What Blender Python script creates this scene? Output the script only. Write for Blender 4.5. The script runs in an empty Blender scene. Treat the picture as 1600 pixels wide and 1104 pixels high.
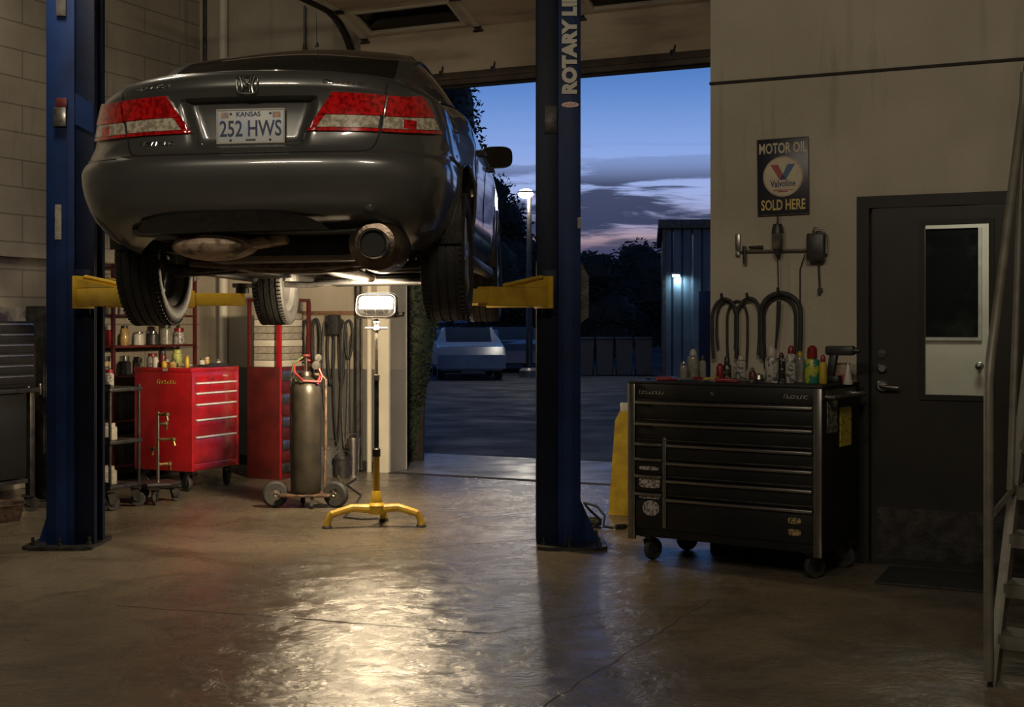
import bpy, bmesh, math, random
from math import sin, cos, pi, radians, sqrt, atan2
from mathutils import Vector, Matrix, Euler
sc = bpy.context.scene
COL = sc.collection
random.seed(7)

# ------------------------------------------------------------------ camera
FPX, HC = 2050.0, 1.42          # focal length in pixels of a 1600 wide frame, lens height
cd = bpy.data.cameras.new('camera'); cam = bpy.data.objects.new('camera', cd); COL.objects.link(cam)
cd.sensor_width = 36.0; cd.lens = 36.0 * FPX / 1600.0; cd.shift_y = -47.0 / 1600.0
cd.clip_start = 0.05; cd.clip_end = 600
cam.location = (0, 0, HC); cam.rotation_euler = (radians(90), 0, 0)
sc.camera = cam
sc.view_settings.view_transform = 'Standard'; sc.view_settings.look = 'None'
sc.view_settings.gamma = 1.0; sc.view_settings.exposure = 0.0

# ------------------------------------------------------------------ dusk sky
world = bpy.data.worlds.new('dusk_sky'); sc.world = world; world.use_nodes = True
def build_sky():
    nt = world.node_tree; nt.nodes.clear(); N = nt.nodes.new; L = nt.links.new
    out = N('ShaderNodeOutputWorld'); bg = N('ShaderNodeBackground'); L(bg.outputs[0], out.inputs[0])
    tc = N('ShaderNodeTexCoord'); sep = N('ShaderNodeSeparateXYZ'); L(tc.outputs['Generated'], sep.inputs[0])
    r = N('ShaderNodeValToRGB'); L(sep.outputs['Z'], r.inputs[0])
    e = r.color_ramp.elements; e[0].position = 0.0; e[0].color = (.03, .035, .09, 1); e[1].position = 1.0; e[1].color = (.012, .035, .10, 1)
    for p, c in ((.045, (.045, .045, .12)), (.056, (.10, .08, .17)), (.064, (.42, .29, .33)), (.075, (.34, .33, .52)), (.10, (.34, .43, .76)), (.13, (.25, .38, .76)), (.17, (.125, .26, .62)), (.20, (.060, .175, .49)), (.35, (.03, .085, .24))):
        x = e.new(p); x.color = (*c, 1)
    mp = N('ShaderNodeMapping'); mp.inputs['Scale'].default_value = (6.0, 6.0, 50.0); mp.inputs['Rotation'].default_value = (0, radians(4), 0); mp.inputs['Location'].default_value = (2.2, 0.4, .35)
    L(tc.outputs['Generated'], mp.inputs[0])
    nz = N('ShaderNodeTexNoise'); nz.inputs['Scale'].default_value = 1.0; nz.inputs['Detail'].default_value = 8; nz.inputs['Roughness'].default_value = .58; nz.inputs['Distortion'].default_value = .5
    L(mp.outputs[0], nz.inputs['Vector'])
    m1 = N('ShaderNodeMapRange'); m1.inputs[1].default_value = .475; m1.inputs[2].default_value = .56; L(nz.outputs[0], m1.inputs[0])
    m1.interpolation_type = 'SMOOTHSTEP'
    m2 = N('ShaderNodeValToRGB'); L(sep.outputs['Z'], m2.inputs[0]); q = m2.color_ramp.elements
    q[0].position = .0; q[0].color = (.6,)*3 + (1,); q[1].position = .140; q[1].color = (0, 0, 0, 1)
    for p, v in ((.055, .75), (.072, 1), (.105, .95), (.120, .35)):
        x = q.new(p); x.color = (v, v, v, 1)
    mu = N('ShaderNodeMath'); mu.operation = 'MULTIPLY'; L(m1.outputs[0], mu.inputs[0]); L(m2.outputs[0], mu.inputs[1])
    mx = N('ShaderNodeMix'); mx.data_type = 'RGBA'; L(mu.outputs[0], mx.inputs[0]); L(r.outputs[0], mx.inputs[6]); mx.inputs[7].default_value = (.043, .055, .115, 1)
    L(mx.outputs[2], bg.inputs[0]); bg.inputs[1].default_value = 1.0
build_sky()

# ------------------------------------------------------------------ dim lamps of the rest of the shop (behind the lens), and an added left-wall fill
def area_lamp(name, loc, rot, size, energy, color, spread=180):
    ld = bpy.data.lights.new(name, 'AREA'); ld.shape = 'RECTANGLE'; ld.size = size[0]; ld.size_y = size[1]
    ld.energy = energy; ld.color = color; ld.spread = radians(spread)
    o = bpy.data.objects.new(name, ld); COL.objects.link(o); o.location = loc; o.rotation_euler = [radians(a) for a in rot]
    return o
area_lamp('shop_and_fill_light', (0.6, 1.0, 4.6), (48, 0, -25), (1.2, .15), 78, (1, .86, .66))
area_lamp('shop_and_fill_light', (-2.2, .6, 4.5), (48, 0, -5), (1.2, .12), 62, (1, .86, .66))
area_lamp('shop_and_fill_light', (-2.9, 7.6, 5.0), (0, 35, -25), (1.2, .15), 95, (1, .86, .66))  # unseen fill, added to brighten the upper left wall
# twin-head halogen work lamp under the car: the light of its two tubes and an added downlight
LAMP = (-0.948, 9.18, 1.565)
def lamp_emitter(name, off, rot, e, size=(.2, .09)):
    return area_lamp(name, (LAMP[0]+off[0], LAMP[1]+off[1], LAMP[2]+off[2]), rot, size, e, (1, .78, .50))

def fl(px, py):                 # floor point seen at a pixel of the photograph
    D = FPX * HC / (py - 505.0); return (D * (px - 800) / FPX, D)
def P(px, py, D):
    return Vector((D * (px - 800) / FPX, D, HC - D * (py - 505) / FPX))

# building frame: u runs along the back wall to the right, n into depth
W0 = (-1.158, 12.49); ANG = radians(25)
U = (cos(ANG), -sin(ANG)); NN = (sin(ANG), cos(ANG))
def B(u, n, z=0): return Vector((W0[0] + u*U[0] + n*NN[0], W0[1] + u*U[1] + n*NN[1], z))
def un(x, y):
    dx, dy = x - W0[0], y - W0[1]; return dx*U[0] + dy*U[1], dx*NN[0] + dy*NN[1]
def on_n(px, py, n):            # pixel on the plane n = const -> u, z
    k = (px - 800) / FPX
    u = (k*(W0[1] + n*NN[1]) - W0[0] - n*NN[0]) / (U[0] - k*U[1])
    D = W0[1] + u*U[1] + n*NN[1]
    return u, HC - D*(py - 505)/FPX
BM = Matrix.Translation((W0[0], W0[1], 0)) @ Matrix.Rotation(-ANG, 4, 'Z')

# ------------------------------------------------------------------ materials
MATS = {}
def pm(name, c1, c2=None, scale=8, rough=.5, metal=0, bump=0, bscale=60, coat=0, rvar=0, emis=None, estr=0, spec=.5, lo=.35, hi=.65, stretch=None):
    if name in MATS: return MATS[name]
    m = bpy.data.materials.new(name); m.use_nodes = True; nt = m.node_tree; N = nt.nodes.new; L = nt.links.new
    b = nt.nodes['Principled BSDF']; b.inputs['Roughness'].default_value = rough; b.inputs['Metallic'].default_value = metal
    b.inputs['Coat Weight'].default_value = coat; b.inputs['Coat Roughness'].default_value = .06; b.inputs['Specular IOR Level'].default_value = spec
    tc = N('ShaderNodeTexCoord'); vec = tc.outputs['Object']
    if stretch:
        mp = N('ShaderNodeMapping'); mp.inputs['Scale'].default_value = stretch; L(vec, mp.inputs[0]); vec = mp.outputs[0]
    if c2 is None: c2 = tuple(v*.8 for v in c1)
    nz = N('ShaderNodeTexNoise'); nz.inputs['Scale'].default_value = scale; nz.inputs['Detail'].default_value = 5; L(vec, nz.inputs['Vector'])
    mr = N('ShaderNodeMapRange'); mr.inputs[1].default_value = lo; mr.inputs[2].default_value = hi; L(nz.outputs[0], mr.inputs[0])
    mx = N('ShaderNodeMix'); mx.data_type = 'RGBA'; L(mr.outputs[0], mx.inputs[0]); mx.inputs[6].default_value = (*c1, 1); mx.inputs[7].default_value = (*c2, 1)
    L(mx.outputs[2], b.inputs['Base Color'])
    if rvar:
        ra = N('ShaderNodeMapRange'); L(nz.outputs[0], ra.inputs[0]); ra.inputs[1].default_value = .3; ra.inputs[2].default_value = .7
        ra.inputs[3].default_value = max(.02, rough - rvar); ra.inputs[4].default_value = rough + rvar; L(ra.outputs[0], b.inputs['Roughness'])
    if bump:
        n2 = N('ShaderNodeTexNoise'); n2.inputs['Scale'].default_value = bscale; n2.inputs['Detail'].default_value = 4; L(vec, n2.inputs['Vector'])
        bp = N('ShaderNodeBump'); bp.inputs['Strength'].default_value = bump; bp.inputs['Distance'].default_value = .01; L(n2.outputs[0], bp.inputs['Height']); L(bp.outputs[0], b.inputs['Normal'])
    if emis: b.inputs['Emission Color'].default_value = (*emis, 1); b.inputs['Emission Strength'].default_value = estr
    MATS[name] = m; return m

def glass(name, tint=(.8, .85, .9), rough=.02):
    m = bpy.data.materials.new(name); m.use_nodes = True; nt = m.node_tree; nt.nodes.clear(); N = nt.nodes.new; L = nt.links.new
    o = N('ShaderNodeOutputMaterial'); tr = N('ShaderNodeBsdfTransparent'); tr.inputs[0].default_value = (*tint, 1)
    g = N('ShaderNodeBsdfGlossy'); g.inputs['Roughness'].default_value = rough; fr = N('ShaderNodeFresnel'); fr.inputs[0].default_value = 1.5
    mx = N('ShaderNodeMixShader'); L(fr.outputs[0], mx.inputs[0]); L(tr.outputs[0], mx.inputs[1]); L(g.outputs[0], mx.inputs[2]); L(mx.outputs[0], o.inputs[0])
    return m

# ------------------------------------------------------------------ mesh helpers
class MB:
    def __init__(s, M=None): s.v = []; s.f = []; s.M = M
    def add(s, vs, fs, M=None):
        o = len(s.v)
        for p in vs:
            p = Vector(p)
            if M is not None: p = M @ p
            if s.M is not None: p = s.M @ p
            s.v.append(p)
        s.f += [tuple(o+i for i in f) for f in fs]; return s
    def box(s, c, d, rot=None, b=0, M=None):
        x, y, z = d[0]/2, d[1]/2, d[2]/2; T = Matrix.Translation(c)
        if rot: T = T @ Euler([radians(a) for a in rot]).to_matrix().to_4x4()
        if M is not None: T = M @ T
        b = min(b, x*.9, y*.9, z*.9)
        if b <= 0:
            vs = [(i*x, j*y, k*z) for i in (-1, 1) for j in (-1, 1) for k in (-1, 1)]
            return s.add(vs, [(0, 1, 3, 2), (4, 6, 7, 5), (0, 4, 5, 1), (2, 3, 7, 6), (0, 2, 6, 4), (1, 5, 7, 3)], T)
        bm = bmesh.new(); bmesh.ops.create_cube(bm, size=1)
        for v in bm.verts: v.co = Vector((v.co.x*2*x, v.co.y*2*y, v.co.z*2*z))
        bmesh.ops.bevel(bm, geom=bm.edges[:], offset=b, segments=2, affect='EDGES', profile=.5)
        bm.verts.index_update(); vs = [v.co.copy() for v in bm.verts]; fs = [tuple(v.index for v in f.verts) for f in bm.faces]; bm.free()
        return s.add(vs, fs, T)
    def bb(s, x0, x1, y0, y1, z0, z1, b=0, M=None): return s.box(((x0+x1)/2, (y0+y1)/2, (z0+z1)/2), (x1-x0, y1-y0, z1-z0), b=b, M=M)
    def prism(s, poly, h0, h1, axis='z', M=None):
        n = len(poly)
        f = {'z': lambda a, b, h: (a, b, h), 'y': lambda a, b, h: (a, h, b), 'x': lambda a, b, h: (h, a, b)}[axis]
        vs = [f(a, b, h0) for a, b in poly] + [f(a, b, h1) for a, b in poly]
        fs = [tuple(range(n))[::-1], tuple(range(n, 2*n))] + [(i, (i+1) % n, n+(i+1) % n, n+i) for i in range(n)]
        return s.add(vs, fs, M)
    def cone(s, p0, p1, r0, r1, seg=20, M=None, cap=True):
        p0, p1 = Vector(p0), Vector(p1); d = p1 - p0; q = d.to_track_quat('Z', 'Y').to_matrix().to_4x4(); T = Matrix.Translation(p0) @ q; L = d.length
        vs = [(r0*cos(2*pi*i/seg), r0*sin(2*pi*i/seg), 0) for i in range(seg)] + [(r1*cos(2*pi*i/seg), r1*sin(2*pi*i/seg), L) for i in range(seg)]
        fs = [(i, (i+1) % seg, seg+(i+1) % seg, seg+i) for i in range(seg)]
        if cap: fs += [tuple(range(seg))[::-1], tuple(range(seg, 2*seg))]
        return s.add(vs, fs, (M @ T) if M is not None else T)
    def lathe(s, prof, seg=28, c=(0, 0, 0), axis='z', M=None, sy=1.0):   # prof: (r, h)
        T = Matrix.Translation(c)
        if axis == 'x': T = T @ Matrix.Rotation(pi/2, 4, 'Y')
        if axis == 'y': T = T @ Matrix.Rotation(-pi/2, 4, 'X')
        if M is not None: T = M @ T
        vs = []; fs = []
        for r, h in prof: vs += [(r*cos(2*pi*i/seg), sy*r*sin(2*pi*i/seg), h) for i in range(seg)]
        for k in range(len(prof)-1):
            for i in range(seg): fs.append((k*seg+i, k*seg+(i+1) % seg, (k+1)*seg+(i+1) % seg, (k+1)*seg+i))
        if prof[0][0] > 1e-5: fs.append(tuple(range(seg))[::-1])
        if prof[-1][0] > 1e-5: fs.append(tuple((len(prof)-1)*seg+i for i in range(seg)))
        return s.add(vs, fs, T)
    def tube(s, pts, r, seg=10, closed=False, M=None, rs=None):
        pts = [Vector(p) for p in pts]; n = len(pts); vs = []; fs = []; up = None
        for k, p in enumerate(pts):
            if closed: t = pts[(k+1) % n] - pts[k-1]
            else: t = pts[min(k+1, n-1)] - pts[max(k-1, 0)]
            t = t.normalized() if t.length > 1e-9 else Vector((0, 0, 1))
            if up is None: up = t.orthogonal().normalized()
            up = (up - t*up.dot(t)); up = up.normalized() if up.length > 1e-6 else t.orthogonal().normalized()
            w = t.cross(up); rr = rs[k] if rs else r
            vs += [p + (up*cos(2*pi*i/seg) + w*sin(2*pi*i/seg))*rr for i in range(seg)]
        for k in range(n if closed else n-1):
            a, b2 = k*seg, ((k+1) % n)*seg
            for i in range(seg): fs.append((a+i, a+(i+1) % seg, b2+(i+1) % seg, b2+i))
        if not closed: fs += [tuple(range(seg))[::-1], tuple((n-1)*seg+i for i in range(seg))]
        return s.add(vs, fs, M)
    def ball(s, c, r, seg=16, sc3=(1, 1, 1), M=None):
        k = seg//2; prof = [(max(1e-6, r*sin(pi*i/k)), -r*cos(pi*i/k)) for i in range(k+1)]
        T = Matrix.Translation(c) @ Matrix.Diagonal((*sc3, 1))
        return s.lathe(prof, seg, M=(M @ T) if M is not None else T)
    def grid(s, rows, M=None, closed=False):
        n = len(rows[0]); vs = [p for r in rows for p in r]; fs = []
        for k in range(len(rows)-1):
            for i in range(n if closed else n-1): fs.append((k*n+i, k*n+(i+1) % n, (k+1)*n+(i+1) % n, (k+1)*n+i))
        return s.add(vs, fs, M)
    def build(s, name, m, parent=None, smooth=True, angle=35, loc=None):
        me = bpy.data.meshes.new(name); me.from_pydata(s.v, [], s.f); me.update()
        bm = bmesh.new(); bm.from_mesh(me); bmesh.ops.recalc_face_normals(bm, faces=bm.faces[:]); bm.to_mesh(me); bm.free()
        if smooth:
            me.polygons.foreach_set('use_smooth', [True]*len(me.polygons)); me.set_sharp_from_angle(angle=radians(angle))
        o = bpy.data.objects.new(name, me); COL.objects.link(o)
        if isinstance(m, str): m = MATS[m]
        me.materials.append(m)
        if parent is not None: o.parent = parent
        if loc is not None: o.location = loc
        return o

def tag(o, label, cat=None, group=None, kind=None):
    if label: o['label'] = label
    if cat: o['category'] = cat
    if group: o['group'] = group
    if kind: o['kind'] = kind
    return o
def thing(name, label, cat, loc=(0, 0, 0), rz=0, group=None):
    o = bpy.data.objects.new(name, None); COL.objects.link(o); o.location = loc; o.rotation_euler = (0, 0, rz); o.empty_display_size = .1
    return tag(o, label, cat, group)
def struct(mb, name, m, **k): return tag(mb.build(name, m, **k), None, kind='structure')
def kids(o): return [c for c in bpy.data.objects if c.parent == o]
def clone(o, parent=None, loc=None, rz=None, label=None):
    c = o.copy(); COL.objects.link(c)
    if parent is not None: c.parent = parent
    for k in kids(o): clone(k, c)
    if loc is not None: c.location = loc
    if rz is not None: c.rotation_euler = (0, 0, rz)
    if label: c['label'] = label
    return c
def text_mesh(s, size, name, m, parent, M, bold=0.0, sx=1.0, depth=.002, shear=0.0, label=None):
    cu = bpy.data.curves.new(name, 'FONT'); cu.body = s; cu.size = size; cu.offset = bold; cu.extrude = depth; cu.shear = shear
    cu.align_x = 'CENTER'; cu.align_y = 'CENTER'; cu.resolution_u = 3
    tmp = bpy.data.objects.new('tmp_text', cu); me = bpy.data.meshes.new_from_object(tmp); bpy.data.objects.remove(tmp)
    for v in me.vertices: v.co = M @ Vector((v.co.x*sx, v.co.y, v.co.z))
    me.name = name; me.materials.clear(); me.materials.append(MATS[m] if isinstance(m, str) else m)
    o = bpy.data.objects.new(name, me); COL.objects.link(o)
    if parent is not None: o.parent = parent
    if label: o['label'] = label
    return o
UPY = Matrix.Rotation(pi/2, 4, 'X')     # text lying in xy -> standing, facing -y
def scribble(n, w, h, seed, slant=.25):  # illegible script: a row of bent strokes, centred, in the xz plane
    rn = random.Random(seed); out = []
    for i in range(n):
        x = -w/2 + w*(i+.5)/n; ww = w/n*.42; hh = h*(1.0 if i == 0 else rn.uniform(.55, .8))
        k = rn.choice((0, 1, 2))
        z0 = -h/2
        if k == 0: pts = [(x-ww, z0+hh), (x-ww, z0), (x+ww, z0), (x+ww, z0+hh*.8)]
        elif k == 1: pts = [(x+ww, z0+hh), (x-ww, z0+hh*.9), (x-ww, z0+hh*.1), (x+ww, z0)]
        else: pts = [(x-ww, z0), (x-ww, z0+hh), (x+ww, z0+hh*.9), (x+ww*.8, z0)]
        out.append([(p+slant*(q-z0), q) for p, q in pts])
    return out

# ------------------------------------------------------------------ shared materials
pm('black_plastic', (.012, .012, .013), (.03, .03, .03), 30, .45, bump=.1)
pm('rubber', (.012, .012, .012), (.028, .027, .026), 25, .7, bump=.25, bscale=120)
pm('chrome', (.75, .74, .72), (.6, .6, .58), 20, .14, 1.0)
pm('bright_trim', (.85, .82, .78), (.7, .68, .64), 12, .3, .35)
pm('steel', (.42, .40, .37), (.25, .23, .21), 20, .35, 1.0, rvar=.1)
pm('brushed', (.34, .33, .31), (.24, .235, .22), 12, .32, 1.0, stretch=(20, 20, 1))
pm('dark_steel', (.06, .058, .055), (.025, .023, .022), 14, .45, .6, bump=.2)
pm('grime', (.035, .032, .029), (.012, .011, .010), 12, .65, .2, bump=.5, bscale=40)
pm('rust', (.16, .10, .065), (.05, .035, .026), 22, .6, .5, bump=.4)
pm('yellow_paint', (.62, .40, .035), (.40, .24, .02), 7, .42, bump=.15, rvar=.12, lo=.4, hi=.75)
pm('blue_paint', (.005, .022, .095), (.003, .012, .052), 4, .5, bump=.06, spec=.22)
pm('blue_dark', (.003, .008, .028), (.002, .005, .016), 5, .5, bump=.1, spec=.2)
pm('red_paint', (.34, .010, .013), (.22, .007, .009), 5, .28, coat=.5, rvar=.05)
pm('red_dark', (.09, .010, .009), (.05, .006, .006), 6, .4)
pm('black_paint', (.006, .006, .0065), (.010, .010, .010), 4, .42, spec=.3)
pm('black_satin', (.008, .008, .008), (.013, .013, .012), 5, .5, spec=.3)
pm('white_plastic', (.42, .40, .36), (.33, .31, .27), 14, .4)
pm('paper', (.32, .29, .23), (.2, .18, .15), 30, .8)
pm('wood', (.18, .10, .05), (.10, .055, .03), 8, .6, stretch=(1, 8, 8))
pm('cream_paint', (.55, .52, .44), (.46, .43, .36), 3, .5)
# ------------------------------------------------------------------ room materials
def wall_mat(name, blocks, base=(.36, .32, .255), dark=(.25, .22, .175), band=None, joint_h=.235):
    m = bpy.data.materials.new(name); m.use_nodes = True; nt = m.node_tree; N = nt.nodes.new; L = nt.links.new
    b = nt.nodes['Principled BSDF']; b.inputs['Roughness'].default_value = .62
    geo = N('ShaderNodeNewGeometry'); tc = N('ShaderNodeTexCoord'); vec = tc.outputs['Object']
    n1 = N('ShaderNodeTexNoise'); n1.inputs['Scale'].default_value = 1.3; n1.inputs['Detail'].default_value = 7; L(vec, n1.inputs[0])
    mr = N('ShaderNodeMapRange'); mr.inputs[1].default_value = .38; mr.inputs[2].default_value = .70; L(n1.outputs[0], mr.inputs[0])
    mx = N('ShaderNodeMix'); mx.data_type = 'RGBA'; L(mr.outputs[0], mx.inputs[0]); mx.inputs[6].default_value = (*base, 1); mx.inputs[7].default_value = (*dark, 1)
    # drips and grime streaks
    mp = N('ShaderNodeMapping'); mp.inputs['Scale'].default_value = (9, 9, .9); L(vec, mp.inputs[0])
    n2 = N('ShaderNodeTexNoise'); n2.inputs['Scale'].default_value = 1; n2.inputs['Detail'].default_value = 5; L(mp.outputs[0], n2.inputs[0])
    m2 = N('ShaderNodeMapRange'); m2.inputs[1].default_value = .56; m2.inputs[2].default_value = .82; m2.inputs[4].default_value = .55; L(n2.outputs[0], m2.inputs[0])
    x2 = N('ShaderNodeMix'); x2.data_type = 'RGBA'; L(m2.outputs[0], x2.inputs[0]); L(mx.outputs[2], x2.inputs[6]); x2.inputs[7].default_value = (.12, .105, .085, 1)
    col = x2.outputs[2]
    if band:
        sp = N('ShaderNodeSeparateXYZ'); L(geo.outputs['Position'], sp.inputs[0]); lt = N('ShaderNodeMath'); lt.operation = 'LESS_THAN'; L(sp.outputs[2], lt.inputs[0]); lt.inputs[1].default_value = band
        x3 = N('ShaderNodeMix'); x3.data_type = 'RGBA'; L(lt.outputs[0], x3.inputs[0]); L(col, x3.inputs[6]); x3.inputs[7].default_value = (.085, .085, .078, 1); col = x3.outputs[2]
    L(col, b.inputs['Base Color'])
    bp = N('ShaderNodeBump'); bp.inputs['Strength'].default_value = .25; bp.inputs['Distance'].default_value = .01
    n3 = N('ShaderNodeTexNoise'); n3.inputs['Scale'].default_value = 45; L(vec, n3.inputs[0]); L(n3.outputs[0], bp.inputs['Height']); L(bp.outputs[0], b.inputs['Normal'])
    if blocks:
        mp2 = N('ShaderNodeMapping'); mp2.inputs['Rotation'].default_value = (0, radians(90), 0) if False else (radians(90), 0, radians(90)); L(vec, mp2.inputs[0])
        cx = N('ShaderNodeSeparateXYZ'); L(vec, cx.inputs[0]); cb = N('ShaderNodeCombineXYZ'); L(cx.outputs[1], cb.inputs[0]); L(cx.outputs[2], cb.inputs[1])
        br = N('ShaderNodeTexBrick'); L(cb.outputs[0], br.inputs['Vector']); br.inputs['Scale'].default_value = 1; br.inputs['Mortar Size'].default_value = .006; br.inputs['Mortar Smooth'].default_value = .3
        br.inputs['Brick Width'].default_value = .94; br.inputs['Row Height'].default_value = joint_h; br.inputs['Color1'].default_value = (1, 1, 1, 1); br.inputs['Color2'].default_value = (1, 1, 1, 1); br.inputs['Mortar'].default_value = (0, 0, 0, 1)
        b2 = N('ShaderNodeBump'); b2.inputs['Strength'].default_value = .9; b2.inputs['Distance'].default_value = .012; L(br.outputs[0], b2.inputs['Height']); L(bp.outputs[0], b2.inputs['Normal']); L(b2.outputs[0], b.inputs['Normal'])
        mm = N('ShaderNodeMix'); mm.data_type = 'RGBA'; mm.blend_type = 'MULTIPLY'; mm.inputs[0].default_value = .38; L(col, mm.inputs[6]); L(br.outputs[0], mm.inputs[7]); L(mm.outputs[2], b.inputs['Base Color'])
    MATS[name] = m; return m
wall_mat('wall_block', True, (.33, .295, .235), (.22, .195, .155), None)
wall_mat('wall_plain', False, band=.98)
wall_mat('wall_office', False, (.40, .36, .28), (.31, .275, .21))
pm('ceiling', (.22, .20, .16), (.15, .13, .11), 2, .8)
def floor_mat():
    m = bpy.data.materials.new('polished_concrete'); m.use_nodes = True; nt = m.node_tree; N = nt.nodes.new; L = nt.links.new
    b = nt.nodes['Principled BSDF']; tc = N('ShaderNodeTexCoord'); vec = tc.outputs['Object']
    def noise(s, d, dist=0, r=.55):
        n = N('ShaderNodeTexNoise'); n.inputs['Scale'].default_value = s; n.inputs['Detail'].default_value = d; n.inputs['Distortion'].default_value = dist; n.inputs['Roughness'].default_value = r; L(vec, n.inputs[0]); return n.outputs[0]
    def rng(src, a, c, lo=0, hi=1):
        r = N('ShaderNodeMapRange'); r.inputs[1].default_value = a; r.inputs[2].default_value = c; r.inputs[3].default_value = lo; r.inputs[4].default_value = hi; L(src, r.inputs[0]); return r.outputs[0]
    def mix(f, a, c):
        x = N('ShaderNodeMix'); x.data_type = 'RGBA'; L(f, x.inputs[0])
        for k, v in ((6, a), (7, c)):
            if isinstance(v, tuple): x.inputs[k].default_value = (*v, 1)
            else: L(v, x.inputs[k])
        return x.outputs[2]
    big = noise(.55, 6, .6); mid = noise(2.2, 8, .8, .65); fine = noise(14, 6, .3, .6)
    c = mix(rng(big, .35, .65), (.165, .136, .096), (.098, .080, .057))
    c = mix(rng(mid, .46, .70, 0, .85), c, (.040, .032, .024))
    c = mix(rng(fine, .58, .72, 0, .5), c, (.042, .034, .025))
    L(c, b.inputs['Base Color'])
    rr = N('ShaderNodeMath'); rr.operation = 'ADD'; L(rng(mid, .3, .7, .13, .36), rr.inputs[0]); L(rng(fine, .3, .7, -.04, .06), rr.inputs[1]); L(rr.outputs[0], b.inputs['Roughness'])
    b.inputs['Specular IOR Level'].default_value = .55
    bp = N('ShaderNodeBump'); bp.inputs['Strength'].default_value = .5; bp.inputs['Distance'].default_value = .02; L(noise(6, 8, 1.2, .62), bp.inputs['Height'])
    b2 = N('ShaderNodeBump'); b2.inputs['Strength'].default_value = .3; b2.inputs['Distance'].default_value = .01; L(noise(38, 5), b2.inputs['Height']); L(bp.outputs[0], b2.inputs['Normal'])
    L(b2.outputs[0], b.inputs['Normal']); MATS['polished_concrete'] = m
floor_mat()
pm('asphalt', (.024, .027, .034), (.012, .013, .017), 1.2, .8, bump=.5, bscale=30, rvar=.15)
pm('apron_concrete', (.20, .185, .17), (.09, .085, .08), 2.5, .38, bump=.4, bscale=12, rvar=.12)
pm('dark_joint', (.012, .011, .01), (.02, .018, .016), 9, .8)

HT = 5.3; UL = -2.253; UR = 9.6; NB = -15.5
uo, _ = on_n(1110, 505, -2.893)      # left end of the office wall
NO = -2.893; DW = 3.72               # office front plane, width of the bay opening
struct(MB(BM).bb(UL-.2, UR+.2, NB-.2, -.0, -.12, 0), 'floor', 'polished_concrete', smooth=False)
struct(MB(BM).bb(UL-.2, UR+.2, NB-.2, .3, HT, HT+.15), 'ceiling', 'ceiling', smooth=False)
struct(MB(BM).bb(UL-.2, UL, NB-.2, .3, -.12, HT), 'wall_left', 'wall_block', smooth=False)
wb = MB(BM); wb.bb(UL-.2, 0, 0, .3, -.12, HT); wb.bb(DW, UR+.2, 0, .3, -.12, HT); wb.bb(0, DW, 0, .3, 3.66, HT)
struct(wb, 'wall_back', 'wall_plain', smooth=False)
struct(MB(BM).bb(UR, UR+.2, NB-.2, 0, -.12, HT), 'wall_right', 'wall_plain', smooth=False)
struct(MB(BM).bb(UL-.2, UR+.2, NB-.2, NB, -.12, HT), 'wall_front', 'wall_plain', smooth=False)
# office front with the man door hole
dl, dtop = on_n(1340, 305, NO); dr = dl + 1.06; dh = 2.17
wo = MB(BM); wo.bb(uo, dl+.03, NO, NO+.14, 0, HT); wo.bb(dr-.03, UR, NO, NO+.14, 0, HT); wo.bb(dl+.03, dr-.03, NO, NO+.14, dh-.03, HT)
wo.bb(uo, uo+.14, NO+.14, 0, 0, HT)
struct(wo, 'wall_office', 'wall_office', smooth=False)
s1, zs = on_n(1110, 130, NO)
struct(MB(BM).bb(uo-.004, UR, NO-.012, NO, zs-.012, zs+.004), 'trim_1', 'dark_joint', smooth=False)
struct(MB(BM).bb(UL, UL+.06, NB, -.02, 1.985, 2.03), 'trim_2', 'wall_plain', smooth=False)
struct(MB(BM).bb(uo+.002, dl, NO-.012, NO, 0, .1), 'baseboard_office', 'black_plastic', smooth=False)
struct(MB(BM).bb(UL, -.02, -.012, 0, 0, .1), 'baseboard_back', 'black_plastic', smooth=False)
# jamb casing of the bay opening
struct(MB(BM).bb(-.13, .0, -.03, .32, 0, 3.72).bb(DW, DW+.13, -.03, .32, 0, 3.72), 'trim_3', 'cream_paint', smooth=False)
struct(MB(BM).bb(-.0, DW, -.05, .05, -.006, .004), 'trim_4', 'dark_joint', smooth=False)
# expansion joint and crack in the slab
jm = MB()
def crack(p0, p1, w, seed, n=26):
    rn = random.Random(seed); a = Vector((*fl(*p0), 0)); b = Vector((*fl(*p1), 0)); d = b - a; side = Vector((-d.y, d.x, 0)).normalized(); L = []; R = []
    o = 0
    for i in range(n+1):
        o = o*.7 + rn.uniform(-.012, .012); c = a + d*(i/n) + side*o; ww = w*rn.uniform(.4, 1)
        L.append(c + side*ww + Vector((0, 0, .0015))); R.append(c - side*ww + Vector((0, 0, .0015)))
    jm.grid([L, R])
crack((185, 945), (760, 990), .006, 3); crack((850, 1104), (1110, 935), .003, 5); crack((520, 865), (840, 842), .004, 8); crack((760, 990), (1010, 940), .003, 9)
struct(jm, 'trim_5', 'dark_joint', smooth=False)

# exterior ground
struct(MB(BM).bb(-.0, DW, .0, .32, -.12, -.006), 'floor', 'apron_concrete', smooth=False)
struct(MB(BM).bb(-6, 12, .3, 1.9, -.14, -.012), 'path', 'apron_concrete', smooth=False)
struct(MB(BM).bb(-160, 170, .31, 240, -.3, -.05), 'ground', 'asphalt', smooth=False)

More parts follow.
